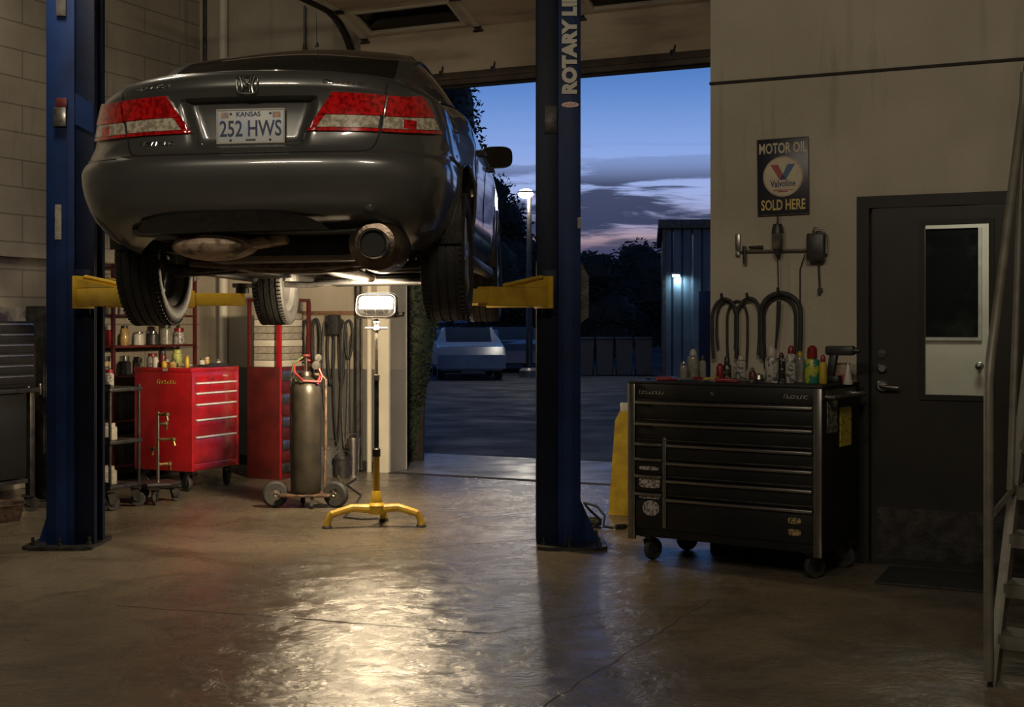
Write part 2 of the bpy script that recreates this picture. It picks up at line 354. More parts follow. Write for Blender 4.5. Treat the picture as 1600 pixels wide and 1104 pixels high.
# ------------------------------------------------------------------ overhead door rolled up
pm('door_skin', (.50, .43, .335), (.30, .25, .185), 2.2, .5, bump=.3, bscale=20, lo=.45, hi=.72, stretch=(.6, 3, 3))
pm('door_rail', (.09, .07, .055), (.05, .04, .03), 9, .5, .3)
door_glass = glass('door_glass', (.35, .38, .42), .05)
od = thing('overhead_door', 'cream sectional overhead door rolled up above the bay opening', 'garage door'); od.matrix_world = BM
path = [(-.06, 3.63), (-.20, 4.13), (-.68, 4.31), (-1.30, 4.36), (-1.92, 4.38), (-2.54, 4.39)]
for k in range(5):
    (n0, z0), (n1, z1) = path[k], path[k+1]; L = sqrt((n1-n0)**2 + (z1-z0)**2); a = atan2(z1-z0, n1-n0)
    M = Matrix.Translation((0, n0, z0)) @ Matrix.Rotation(a, 4, 'X')     # local y along the panel, z outwards
    mb = MB(M); th = .045; g = .006
    wins = [(-.02, .93), (2.2, 3.15)] if k == 1 else []
    if not wins: mb.bb(-.20, DW+.02, g, L-g, 0, th)
    else:
        xs = [-.20] + [v for w in wins for v in w] + [DW+.02]; y0, y1 = L*.2, L*.82
        mb.bb(-.20, DW+.02, g, y0, 0, th); mb.bb(-.20, DW+.02, y1, L-g, 0, th)
        for q in range(0, len(xs), 2): mb.bb(xs[q], xs[q+1], y0, y1, 0, th)
    pan = mb.build('door_panel', 'door_skin', od)
    if wins:
        for (x0, x1) in wins:
            f = MB(M); e = .028
            for zz0, zz1 in ((-.012, 0), (th, th+.01)):
                f.bb(x0-e, x1+e, y0-e, y0, zz0, zz1); f.bb(x0-e, x1+e, y1, y1+e, zz0, zz1); f.bb(x0-e, x0, y0, y1, zz0, zz1); f.bb(x1, x1+e, y0, y1, zz0, zz1)
            fo = f.build('window_frame', 'cream_paint', od)
            MB(M).bb(x0, x1, y0, y1, th*.4, th*.4+.006).build('pane', door_glass, fo)
    # end and centre stiles, hinges
    st = MB(M)
    for x in (-.17, 1.02, 2.02, DW-.05): st.bb(x, x+.06, .01, L-.01, th+.0005 if False else th, th+.014)
    if k in (1, 2): st.build('stile', 'cream_paint', od)
    for x in (-.14, 1.05, 2.05, DW-.02):
        if k in (1, 2): MB(M).box((x, 0, -.006+th+.02), (.07, .09, .012), b=.003).cone((x-.05, 0, th+.03), (x+.05, 0, th+.03), .012, .012, 12).build('hinge', 'dark_steel', od)
rail = MB().bb(-.2, DW+.02, -.135, -.035, 3.61, 3.73, b=.008).bb(-.2, DW+.02, -.15, -.135, 3.66, 3.68); rail.build('bottom_rail', 'door_rail', od)
MB().bb(-.2, DW+.02, -.10, -.05, 3.585, 3.61, b=.01).build('weather_seal', 'rubber', od)
for x in (.62, 1.15, 1.95, 2.85):
    MB().box((x, -.125, 3.74), (.05, .03, .09), b=.006).cone((x, -.12, 3.72), (x+.03, -.16, 3.78), .01, .008, 8).build('bracket', 'dark_steel', od)
for uu, nm in ((-.31, 'left'), (DW+.10, 'right')):
    pts = [(uu, -.09, .02)] + [(uu, -.09, z) for z in (1, 2, 3.0, 3.55)] + [(uu, -.09-.62*(1-cos(t)), 3.55+.75*sin(t)) for t in [pi/2*i/10 for i in range(1, 11)]] + [(uu, -1.6, 4.34), (uu, -2.9, 4.40)]
    tr = MB(BM); tr.tube(pts, .028, 6); tr.tube([(p[0]+(.03 if uu < 0 else -.03), p[1]+.02, p[2]) for p in pts], .012, 6)
    o = tr.build('door_track', 'dark_steel'); tag(o, f'curved steel door track on the {nm} side of the bay opening', 'door track')
for k2, (uu, zt) in enumerate(((-.215, 3.2), )):
    o = MB(BM).tube([(uu, -.03, .0), (uu, -.03, zt)], .024, 10).build('conduit', 'cream_paint'); tag(o, 'painted upright pipe on the back wall beside the bay opening', 'pipe')
u1, _ = on_n(350, 500, -.04); o = MB(BM).tube([(u1, -.05, .0), (u1, -.05, 5.2)], .045, 16).build('downpipe', 'cream_paint'); tag(o, 'thick pale pipe running up near the left corner', 'pipe')
u1, _ = on_n(319, 500, -.04); o = MB(BM).tube([(u1, -.03, 3.2), (u1, -.03, 5.2)], .02, 10).build('conduit', 'dark_steel'); tag(o, 'thin dark conduit in the upper left corner', 'pipe')
# springs of the door, hanging chain seen above the car
u1, z1 = on_n(477, 70, -.05); o = MB(BM).tube([(u1, -.06, 3.1), (u1, -.06, z1+.38)], .012, 8).tube([(u1, -.06, z1-.1), (u1, -.06, z1+.02)], .03, 8, rs=[.03, .014]).build('door_pull_rope', 'black_plastic'); tag(o, 'dark rope with a tapered handle on the back wall above the car', 'rope')

# ------------------------------------------------------------------ man door with glass, frame and vestibule behind
pm('door_dark', (.020, .0185, .016), (.014, .013, .011), 3, .45, spec=.3)
pm('frame_dark', (.012, .011, .010), (.009, .008, .007), 5, .5, spec=.3)
df = MB(BM); y0, y1 = NO-.03, NO+.17
df.bb(dl, dl+.07, y0, y1, 0, dh); df.bb(dr-.07, dr, y0, y1, 0, dh); df.bb(dl+.07, dr-.07, y0, y1, dh-.07, dh)
df.bb(dl+.07, dl+.085, NO+.03, y1, 0, dh-.07); df.bb(dr-.085, dr-.07, NO+.03, y1, 0, dh-.07)
struct(df, 'trim_6', 'frame_dark', smooth=False)
gl0, gz1 = on_n(1446, 352, NO+.02); gl1, gz0 = on_n(1546, 618, NO+.02)
d1 = MB(BM); a, b_ = dl+.087, dr-.087; ya, yb = NO-.015, NO+.03
d1.bb(a, gl0, ya, yb, .012, dh-.075); d1.bb(gl1, b_, ya, yb, .012, dh-.075); d1.bb(gl0, gl1, ya, yb, .012, gz0); d1.bb(gl0, gl1, ya, yb, gz1, dh-.075)
d1o = struct(d1, 'door_1', 'door_dark', smooth=False)
g = MB(BM); e = .03
g.bb(gl0-e, gl0, ya-.012, ya, gz0-e, gz1+e); g.bb(gl1, gl1+e, ya-.012, ya, gz0-e, gz1+e); g.bb(gl0, gl1, ya-.012, ya, gz0-e, gz0); g.bb(gl0, gl1, ya-.012, ya, gz1, gz1+e)
g.build('glazing_bead', 'frame_dark', d1o, smooth=False)
MB(BM).bb(gl0, gl1, NO+.004, NO+.010, gz0, gz1).build('door_pane', glass('pane_clear', (.93, .95, .93), .01), d1o, smooth=False)
MB(BM).bb(a+.03, b_-.03, ya-.003, ya, .04, .34).build('kick_plate', 'dark_steel', d1o, smooth=False)
hu, hz = on_n(1378, 603, NO-.03)
MB(BM).lathe([(.034, 0), (.034, .012), (.026, .02), (.012, .024), (.012, .05)], 20, (hu, ya, hz), 'y', M=None).build('handle_rose', 'brushed', d1o)
hb = MB(BM); hb.tube([(hu, ya-.012, hz), (hu, ya-.055, hz), (hu+.02, ya-.062, hz), (hu+.10, ya-.06, hz-.006)], .010, 10); hb.lathe([(.036, 0), (.036, -.012), (.028, -.018)], 20, (hu, ya, hz), 'y'); hb.build('door_handle', 'brushed', d1o)
MB(BM).lathe([(.03, 0), (.03, -.014), (.02, -.022), (.001, -.022)], 20, (hu, ya, hz+.105), 'y').build('deadbolt', 'brushed', d1o)
MB(BM).lathe([(.026, 0), (.026, -.01), (.001, -.012)], 16, (hu+.0, ya, hz+.19), 'y').build('lock_cover', 'dark_steel', d1o)
struct(MB(BM).bb(dl+.07, dr-.07, NO-.05, NO+.17, 0, .012), 'trim_7', 'dark_steel', smooth=False)
# vestibule behind the glass: side walls, ceiling, and the pale outer door
v0, v1, vn = dl-.35, dr+.5, NO+1.45
vs = MB(BM); vs.bb(v0-.1, v0, NO+.14, vn+.1, 0, 2.5); vs.bb(v1, v1+.1, NO+.14, vn+.1, 0, 2.5); vs.bb(v0, v1, vn, vn+.1, 0, 2.5); vs.bb(v0, v1, NO+.14, vn, 2.42, 2.5)
struct(vs, 'wall_vestibule', 'wall_office', smooth=False)
q0, qz1 = on_n(1440, 358, vn-.06); q1, qz0 = on_n(1529, 527, vn-.06); q2, _ = on_n(1538, 500, vn-.06)
pd = MB(BM); L0 = q0-.12; z_t = qz1+.10
pd.bb(L0, q0, vn-.07, vn-.01, .02, z_t); pd.bb(q1, q2+.02, vn-.07, vn-.01, .02, z_t); pd.bb(q0, q1, vn-.07, vn-.01, .02, qz0); pd.bb(q0, q1, vn-.07, vn-.01, qz1, z_t)
pdo = struct(pd, 'door_2', 'cream_paint', smooth=False)
MB(BM).bb(q0, q1, vn-.045, vn-.038, qz0, qz1).build('door_pane', pm('night_glass', (.006, .007, .008), (.02, .022, .02), 6, .06, spec=.6, lo=.55, hi=.8), pdo, smooth=False)
fb = MB(BM); e = .022; fb.bb(q0, q1+e, vn-.085, vn-.07, qz0-e, qz0); fb.bb(q1, q1+e, vn-.085, vn-.07, qz0, qz1); fb.build('glazing_bead', 'white_plastic', pdo, smooth=False)
ku, kz = on_n(1530, 572, vn-.09); MB(BM).lathe([(.028, 0), (.012, -.01), (.01, -.03), (.026, -.045), (.022, -.065), (.001, -.07)], 18, (ku, vn-.07, kz), 'y').build('door_knob', 'brushed', pdo)
struct(MB(BM).bb(q2+.02, q2+.09, vn-.11, vn, 0, z_t+.07).bb(L0, q2+.02, vn-.11, vn, z_t, z_t+.07), 'trim_8', 'cream_paint', smooth=False)
lo_ = area_lamp('vestibule_light', B((gl0+gl1)/2, NO+.75, 2.38), (0, 0, -25), (.5, .3), 9, (1, .93, .78))
o = MB(BM).bb((gl0+gl1)/2-.28, (gl0+gl1)/2+.28, NO+.58, NO+.92, 2.385, 2.42, b=.01).build('ceiling_light', 'white_plastic'); tag(o, 'white ceiling light fitting inside the vestibule behind the door glass', 'light')
o = MB(BM).bb(dl+.2, dr+.1, NO-.62, NO-.10, 0, .014, b=.005).build('door_mat', 'rubber'); tag(o, 'dark rubber mat on the floor before the grey door', 'mat')
# ------------------------------------------------------------------ the car on the lift
pm('car_paint', (.105, .106, .104), (.095, .096, .094), 3, .30, .5, coat=.9)
pm('panel_gap', (.004, .004, .004), (.006, .006, .006), 5, .7)
pm('tail_red', (.62, .010, .012), (.24, .003, .005), 48, .12, coat=1, lo=.44, hi=.60)
pm('tail_clear', (.62, .56, .43), (.30, .26, .20), 45, .14, coat=1, lo=.42, hi=.60)
pm('tint_glass', (.010, .010, .010), (.014, .014, .013), 3, .05, spec=.7, coat=.6)
pm('tyre', (.011, .0105, .010), (.018, .0175, .016), 18, .62, bump=.3, bscale=70)
pm('alloy', (.50, .50, .50), (.40, .40, .40), 9, .28, .9)
pm('heat_shield', (.50, .37, .27), (.07, .05, .038), 13, .6, .3, bump=.5, bscale=30, lo=.5, hi=.66)
pm('exhaust', (.28, .22, .17), (.12, .09, .07), 12, .32, .9, bump=.2)
pm('plate_face', (.50, .56, .66), (.62, .62, .58), 9, .45)
pm('plate_ink', (.015, .03, .12), (.012, .02, .08), 9, .5)
pm('plate_sticker', (.55, .28, .12), (.25, .22, .3), 60, .5, lo=.48, hi=.52)

CY = radians(2.7)
car = thing('car', 'dark grey sedan seen from behind, raised on the two-post lift', 'car', (-1.105, 6.85, 1.56), -CY); car.rotation_euler = (0, radians(-.9), -CY)

def interp(xs, ys, x):
    if x <= xs[0]: return ys[0]
    if x >= xs[-1]: return ys[-1]
    for i in range(len(xs)-1):
        if x <= xs[i+1]:
            t = (x-xs[i])/(xs[i+1]-xs[i])
            if i > 0: m0 = (ys[i+1]-ys[i-1])/(xs[i+1]-xs[i-1])*(xs[i+1]-xs[i])
            else: m0 = ys[i+1]-ys[i]
            if i < len(xs)-2: m1 = (ys[i+2]-ys[i])/(xs[i+2]-xs[i])*(xs[i+1]-xs[i])
            else: m1 = ys[i+1]-ys[i]
            d = ys[i+1]-ys[i]
            if d == 0: m0 = m1 = 0
            elif m0*d < 0: m0 = 0
            if m1*d < 0: m1 = 0
            return ys[i] + t*m0 + t*t*(3*d-2*m0-m1) + t**3*(m0+m1-2*d)
def sstep(a, b, x):
    t = max(0, min(1, (x-a)/(b-a))); return t*t*(3-2*t)
ZS = [.20, .26, .34, .45, .55, .590, .612, .635, .70, .80, .862, .885, .92, .95, .965]
WR = [0.6998, 0.7755, 0.8241, 0.8567, 0.866, 0.8586, 0.8558, 0.8637, 0.854, 0.8347, 0.8154, 0.8058, 0.7817, 0.7479, 0.7189]
WM = [0.7776, 0.8359, 0.8748, 0.8942, 0.904, 0.9059, 0.9059, 0.9059, 0.904, 0.8962, 0.8894, 0.8865, 0.8748, 0.8554, 0.8379]
YR = [-.78, -.93, -1.045, -1.105, -1.118, -1.108, -1.075, -1.055, -1.045, -1.040, -1.048, -1.056, -1.052, -1.038, -1.015]
YF = [3.66, 3.74, 3.79, 3.80, 3.79, 3.78, 3.77, 3.76, 3.72, 3.64, 3.58, 3.55, 3.50, 3.44, 3.40]
AR = .70
def nexp(z): return 3.0 + .9*(1-max(0, min(1, (z-.56)/.12)))
def zmap(z): return z if z < .88 else .88+(z-.88)*.68
def zt(y): return interp([-1.1, -.3, .6, 1.6, 2.3, 3.0, 3.5, 3.8], [.965, .985, .975, .955, .935, .87, .78, .72], y)
def zb(y): return interp([-1.1, -.6, -.3, 2.9, 3.3, 3.8], [.20, .20, .20, .19, .18, .20], y)
def crown(x, y, v): return .043*(1-min(1, abs(x)/.8)**2)*max(0, v)**6*(1-sstep(-.9, -.3, y))
def recess(x, z):       # number plate niche in the boot lid
    if not (.60 < z < .90): return 0
    hw = .300 - (.862-z)*.30
    return .055*(1-sstep(hw-.03, hw+.02, abs(x)))*sstep(.632, .665, z)*(1-sstep(.834, .850, z))
def outline(zl, phi):   # rear quarter of the plan outline
    w = interp(ZS, WR, zl); yr = interp(ZS, YR, zl); n = nexp(zl)
    x = w*max(0, sin(phi))**(2/n); c = max(0, cos(phi))**(2/n); y = yr + AR - AR*c
    return x, y
def rear(x, z, off=0.0):          # point on the rear surface at lateral x, height z
    s = 1 if x >= 0 else -1; ax = abs(x); w = interp(ZS, WR, z); yr = interp(ZS, YR, z); n = nexp(z)
    t = min(.9995, ax/w); y = yr + AR*(1-(1-t**n)**(1/n)) + recess(x, z)
    # plan normal
    e = 1e-3; t2 = min(.9999, (ax+e)/w); y2 = yr + AR*(1-(1-t2**n)**(1/n)) + recess(x, z)
    nx, ny = (y2-y), -e*((t2-t)*w/e if t2 > t else 1); l = sqrt(nx*nx+ny*ny) or 1
    return Vector((s*(ax + off*nx/l), y + off*ny/l, zmap(z) + crown(x, y, (z-.20)/.765)))
NPH = 52; NV = 46
phis = [math.asin((.88*i/40)**1.5) for i in range(41)]; phis += [phis[-1]+(pi/2-phis[-1])*i/12 for i in range(1, 13)]
ysides = [-.3 + .05*i for i in range(1, 66)]     # to y = 2.95
vlist = []
zv = sorted(set([.20, .23, .26, .30, .34, .39, .45, .50, .55, .575, .590, .600, .606, .612, .618, .626, .635, .645, .655, .67, .69, .72, .75, .78, .81, .835, .848, .856, .862, .868, .876, .885, .895, .905, .92, .935, .95, .958, .965]))
def col_at(i, zl):      # i indexes along the outline from rear centre to front centre ; zl nominal height
    v = (zl-.20)/.765
    if i <= NPH:
        x, y = outline(zl, phis[i]); 
    elif i <= NPH+len(ysides):
        y = ysides[i-NPH-1]; yr = interp(ZS, YR, zl); y0 = yr+AR
        y = y0 + (y+.3)*(2.95+.3 - (y0+.3))/(3.25)
        wr, wm = interp(ZS, WR, zl), interp(ZS, WM, zl); k = sstep(-.35, .35, y)
        x = wr*(1-k)+wm*k; x -= .03*sstep(1.8, 3.0, y)
    else:
        j = i-NPH-len(ysides); ph = pi/2*(1 - j/16); wm = interp(ZS, WM, zl)-.03; yf = interp(ZS, YF, zl)
        x = wm*max(0, sin(ph))**(2/2.6); y = 2.95 + (yf-2.95)*max(0, cos(ph))**(2/2.6)
    vm = (zmap(zl)-.20)/.765*(1-sstep(-.6, .2, y)) + v*sstep(-.6, .2, y); z = zb(y)+(zt(y)-zb(y))*vm + crown(x, y, v)
    if y < -.6:
        y += recess(x, zl)
        if vm < .2: z += .075*(1-sstep(.50, .68, x))*(1-vm/.2)
    # shoulder crease and door concavity on the sides
    if x > .7 and y > -.2: x += .012*math.exp(-((z-.80)/.05)**2) - .016*math.exp(-((z-.55)/.13)**2)*sstep(.3, .6, y)*(1-sstep(2.0, 2.3, y))
    return Vector((x, y, z))
NI = NPH+len(ysides)+17
grid = [[col_at(i, z) for i in range(NI)] for z in zv]
WR_, WC = .352, .315          # wheel arch radius and centre height
AX = (0.0, 2.80)
def arch_hit(p):
    for a in AX:
        if p.x > .5 and (p.y-a)**2+(p.z-WC)**2 < WR_**2: return a
    return None
for row in grid:
    for p in row:           # pull near vertices onto the arch circle
        for a in AX:
            if p.x > .5:
                d = sqrt((p.y-a)**2+(p.z-WC)**2)
                if WR_-.028 < d < WR_+.02: k = WR_/d; p.y = a+(p.y-a)*k; p.z = WC+(p.z-WC)*k
body = MB()
for sgn in (1, -1):
    idx = {}; vs = []; fs = []
    for r in range(len(zv)-1):
        for i in range(NI-1):
            q = [(r, i), (r, i+1), (r+1, i+1), (r+1, i)]
            c = sum((grid[a][b] for a, b in q), Vector())/4
            bad = False
            for a in AX:
                if c.x > .5 and (c.y-a)**2+(c.z-WC)**2 < (WR_-.003)**2: bad = True
            if bad: continue
            f = []
            for k in q:
                if k not in idx: p = grid[k[0]][k[1]]; idx[k] = len(vs); vs.append((sgn*p.x, p.y, p.z))
                f.append(idx[k])
            fs.append(tuple(f))
    body.add(vs, fs)
# upper deck, boot, roof as a height field inside the top outline
def zc(y): return interp([-1.06, -1.0, -.5, -.42, -.05, .38, .75, 1.15, 1.5, 1.9, 2.35, 2.45, 3.0, 3.5, 3.8], [.981, .987, 1.020, 1.045, 1.23, 1.368, 1.412, 1.422, 1.39, 1.23, 1.03, 1.0, .935, .85, .74], y)
def zr(y): return interp([-1.06, -1.0, -.72, -.45, -.05, .38, .75, 1.15, 1.5, 1.9, 2.35, 2.45, 3.0, 3.5, 3.8], [.953, .960, .985, 1.04, 1.21, 1.315, 1.355, 1.362, 1.335, 1.19, 1.0, .985, .915, .82, .72], y)
def xr(y): return interp([-1.06, -.7, -.4, .38, 1.1, 1.5, 2.0, 2.4, 3.8], [.60, .62, .615, .565, .56, .565, .63, .70, .68], y)
NS = 22
def deck_pt(j, k):            # k: 0..NS from shoulder to centre
    p = col_at(j, .965); y = p.y; xs = p.x; xrr = min(xr(y), xs*.97); xb = xs-(xs-xrr)*.10 if xs > xr(y) else xs*.985
    zsb = p.z
    def top(x): 
        t = x/xr(y); return zr(y)+(zc(y)-zr(y))*(1-t*t)
    side = 9
    if k == 0: return Vector((xs, y, zsb))
    if k <= side:
        s = (k-1)/(side-1)
        if xs > xr(y)*1.02:
            x = xb+(xrr-xb)*s + .022*sin(pi*s)*sstep(1.03, 1.2, zr(y)); z0 = zsb+.012; z = z0+(top(xrr)-z0)*s
            if k == 1: z = zsb+.010
            if s > .85: z -= .004*(1-s)/.15 if False else 0
        else:
            x = xs*(1-.06*(k/side)); z = min(top(x), 9); z = zsb+(top(x)-zsb)*min(1, k/side)
        return Vector((x, y, z))
    s = (k-side)/(NS-side); x0 = xrr if xs > xr(y)*1.02 else xs*.94
    s2 = 1-(1-s)**1.0
    x = x0*(1-s2); 
    z = top(x); return Vector((x, y, z))
deck = [[deck_pt(j, k) for k in range(NS+1)] for j in range(NI)]
rw = MB(); sw = {}; ws = MB()
def add_face(mb, q, off, sgn):
    c = [deck[a][b].copy() for a, b in q]; n = (c[2]-c[0]).cross(c[3]-c[1])
    if n.length > 1e-9: n.normalize()
    if n.z < 0: n = -n
    mb.add([(sgn*(p+n*off).x, (p+n*off).y, (p+n*off).z) for p in c], [(0, 1, 2, 3)])
def region(j, k):
    c = (deck[j][k]+deck[j+1][k]+deck[j][k+1]+deck[j+1][k+1])/4; y = c.y; side = 9
    if k >= side+1 and -.47 < y < .36: return 'rear'
    if k >= side+1 and 1.5 < y < 2.36: return 'front'
    if 2 <= k < side-1 and zr(y) > 1.11:
        if .02 < y < .30: return 'quarter'
        if .36 < y < 1.08: return 'back'
        if 1.16 < y < 1.98: return 'fore'
    return None
for sgn in (1, -1):
    vs = []; fs = []; idx = {}
    for j in range(NI-1):
        for k in range(NS):
            r = region(j, k); q = [(j, k), (j+1, k), (j+1, k+1), (j, k+1)]
            if r == 'rear': add_face(rw, q, .000, sgn); continue
            if r == 'front': add_face(ws, q, 0, sgn); continue
            if r: add_face(sw.setdefault((r, sgn), MB()), q, .000, sgn); continue
            f = []
            for e in q:
                if e not in idx: p = deck[e[0]][e[1]]; idx[e] = len(vs); vs.append((sgn*p.x, p.y, p.z))
                f.append(idx[e])
            fs.append(tuple(f))
    body.add(vs, fs)
def weld(o, d=.0006):
    bm = bmesh.new(); bm.from_mesh(o.data); bmesh.ops.remove_doubles(bm, verts=bm.verts[:], dist=d)
    bmesh.ops.dissolve_degenerate(bm, dist=.0002, edges=bm.edges[:])
    bmesh.ops.recalc_face_normals(bm, faces=bm.faces[:]); bm.to_mesh(o.data); bm.free()
    o.data.polygons.foreach_set('use_smooth', [True]*len(o.data.polygons)); o.data.set_sharp_from_angle(angle=radians(38))
bo = body.build('body', 'car_paint', car); weld(bo)
o = rw.build('rear_window', 'tint_glass', car); weld(o)
o = ws.build('windscreen', 'tint_glass', car); weld(o)
for key, mb in sw.items(): o = mb.build('side_window', 'tint_glass', car); weld(o)
def both(fn):
    for s in (1, -1): fn(s)
# window trims and pillars
def deck_line(y0, y1, s_frac, off, sgn, n=24):
    pts = []
    for i in range(n+1):
        y = y0+(y1-y0)*i/n
        j = min(range(NI), key=lambda q: abs(deck[q][3].y-y) if deck[q][0].x > .5 else 9)
        pts.append(deck[j][s_frac].copy()+Vector((off, 0, 0)))
    return [(sgn*p.x, p.y, p.z) for p in pts]
for s in (1, -1):
    MB().tube(deck_line(-.05, 2.15, 1, .006, s), .008, 6).build('belt_moulding', 'black_plastic', car)
    MB().tube(deck_line(-.10, 2.05, 8, .006, s), .009, 6).build('roof_moulding', 'black_plastic', car)
# underbody
pan = MB(); pan.bb(-.56, .56, -.50, 3.6, .215, .26); 
for s in (1, -1): pan.bb(min(s*.56, s*.82), max(s*.56, s*.82), .42, 2.38, .19, .25)
pan.bb(-.58, .58, -.90, -.40, .27, .31)
pan.build('floor_pan', 'grime', car)
for s in (1, -1):
    MB().bb(min(s*.80, s*.865), max(s*.80, s*.865), .40, 2.40, .165, .235, b=.02).build('sill', 'black_plastic', car)
    for a in AX:
        w = MB(); n = 16; rows = []
        for x in (.52, .88):
            rows.append([(s*x, a+(WR_+.006)*cos(t), WC+(WR_+.006)*sin(t)) for t in [radians(-12)+radians(204)*i/n for i in range(n+1)]])
        w.grid(rows); w.build('wheel_housing', 'grime', car)
        # rolled arch lip following the body side
        pts = []
        for i in range(29):
            t = radians(-8)+radians(196)*i/28; yy = a+WR_*cos(t); zz = WC+WR_*sin(t)
            best = min((p for row in grid for p in row if p.x > .5), key=lambda p: (p.y-yy)**2+(p.z-zz)**2)
            pts.append((s*(best.x+.001), yy, zz))
        sm = [pts[0]]+[((pts[i-1][0]+pts[i][0]+pts[i+1][0])/3, pts[i][1], pts[i][2]) for i in range(1, 28)]+[pts[28]]
        MB().tube(sm, .010, 8).build('arch_lip', 'car_paint', car)
bs = MB(); bs.box((.02, -.45, .235), (.8, .45, .15), b=.06); bs.build('spare_wheel_tub', 'grime', car)
hs = MB(); hs.ball((-.24, -.74, .225), 1, 24, (.20, .19, .070)); hs.box((-.05, -.70, .235), (.30, .2, .05), (0, -8, 5), b=.02); hs.build('heat_shield', 'heat_shield', car)
mf = MB(); mf.lathe([(.001, -.02), (.09, 0), (.125, .04), (.13, .16), (.13, .28), (.10, .34), (.001, .36)], 28, (.535, -.92, .215), 'y', sy=1.0)
mf.build('muffler', 'exhaust', car)
tp = MB(); tp.lathe([(.058, .14), (.067, .10), (.067, 0), (.063, -.006), (.057, 0), (.057, .12), (.0005, .125)], 28, (.545, -1.055, .205), 'y'); tpo = tp.build('exhaust_tip', 'chrome', car)
MB().lathe([(.0565, .02), (.055, .10), (.0005, .101)], 24, (.545, -1.055, .205), 'y').build('tip_bore', 'panel_gap', tpo)
ep = MB(); ep.tube([(.50, -.58, .20), (.42, -.35, .17), (.2, -.1, .165), (.05, .3, .17), (0, 1.0, .17), (0, 2.5, .18)], .030, 12); ep.build('exhaust_pipe', 'rust', car)
sf = MB(); sf.tube([(-.52, -.18, .19), (-.30, -.22, .17), (0, -.24, .16), (.3, -.22, .17), (.52, -.18, .19)], .035, 10); sf.tube([(-.5, .25, .19), (-.2, .2, .16), (.2, .2, .16), (.5, .25, .19)], .03, 10)
sf.tube([(-.36, -.22, .17), (-.30, .22, .16)], .025, 8); sf.tube([(.36, -.22, .17), (.30, .22, .16)], .025, 8); sf.build('rear_subframe', 'rust', car)
for s in (1, -1):
    MB().tube([(s*.30, -.1, .16), (s*.5, -.03, .15), (s*.70, 0, .16)], .024, 10).tube([(s*.32, .2, .15), (s*.68, .03, .13)], .018, 8).build('control_arm', 'dark_steel', car)
    MB().tube([(s*.58, .06, .15), (s*.60, .02, .55)], .02, 10).tube([(s*.60+.045*cos(t), .04+.045*sin(t), .2+.3*t/(2*pi*6)) for t in [2*pi*6*i/72 for i in range(73)]], .007, 6).build('rear_strut', 'rust', car)
    MB().tube([(s*.30, 2.7, .17), (s*.5, 2.76, .15), (s*.70, 2.8, .16)], .024, 10).build('front_arm', 'dark_steel', car)
MB().tube([(-.40, -.55, .21), (-.2, .1, .155), (.0, .3, .15)], .006, 6).build('brake_line', 'steel', car)
MB().bb(-.42, .42, 2.45, 3.3, .15, .2, b=.03).build('engine_tray', 'black_plastic', car)
MB().bb(-.4, .42, .15, .75, .17, .23, b=.03).build('fuel_tank', 'grime', car)
# wheels hang on the drooping suspension
def wheel(x, y, s):
    wt = bpy.data.objects.new('wheel', None); COL.objects.link(wt); wt.parent = car; wt.location = (x, y, .19)
    R = .332; w = .1125
    prof = [(.225, -w*.78), (.245, -w*.93), (.28, -w), (.305, -w*.97), (.322, -w*.86)]
    for g in (-.55, -.19, .19, .55): prof += [(R-abs(g)*.004, (g-.045)*w/.95*1.0), (R-.010, (g-.04)*w/.95), (R-.010, (g+.04)*w/.95), (R-abs(g)*.004, (g+.045)*w/.95)]
    prof += [(.322, w*.86), (.305, w*.97), (.28, w), (.245, w*.93), (.225, w*.78)]
    prof.append(prof[0])
    ty = MB(); ty.lathe(prof, 72, (0, 0, 0), 'x')
    ty.f = [f for f in ty.f if len(f) == 4]
    for q in range(72):       # shoulder sipes
        a = 2*pi*q/72
        for t in (-1, 1): ty.box((t*w*.80, (R-.0052)*cos(a), (R-.0052)*sin(a)), (w*.20, .008, .0075), (math.degrees(a)+90, 0, 0))
    ty.build('tyre', 'tyre', wt, angle=50)
    rb = MB(); rb.lathe([(.228, w*.80), (.222, w*.74), (.205, w*.6), (.195, w*.2), (.195, -w*.5), (.205, -w*.7), (.222, -w*.80), (.228, -w*.84), (.216, -w*.80), (.190, -w*.5), (.186, 0), (.190, w*.55), (.215, w*.74), (.228, w*.80)], 48, (0, 0, 0), 'x'); rb.f = [f for f in rb.f if len(f) == 4]
    rb.build('rim_barrel', 'alloy', wt)
    sp = MB(); cx = s*w*.80
    sp.lathe([(.001, cx+s*.012), (.03, cx+s*.012), (.055, cx), (.06, cx-s*.03), (.001, cx-s*.03)], 24, (0, 0, 0), 'x')
    for k in range(5):
        a = radians(90+72*k); T = Matrix.Rotation(a, 4, 'X')
        sp.prism([(.03, -.036), (.20, -.030), (.205, .030), (.03, .036)], cx-.018, cx+.008, 'x', M=T @ Matrix.Identity(4))
    sp.build('spokes', 'alloy', wt)
    MB().lathe([(.0005, -.02), (.15, -.02), (.15, .0), (.0005, .0)], 32, (-s*.01, 0, 0), 'x').build('brake_disc', 'steel', wt)
    MB().box((-s*.01, .09, .06), (.07, .07, .13), (40, 0, 0), b=.015).build('caliper', 'dark_steel', wt)
    return wt
for (x, y) in ((.775, 0), (-.765, 0), (.775, 2.8), (-.765, 2.8)): wheel(x, y, 1 if x > 0 else -1)

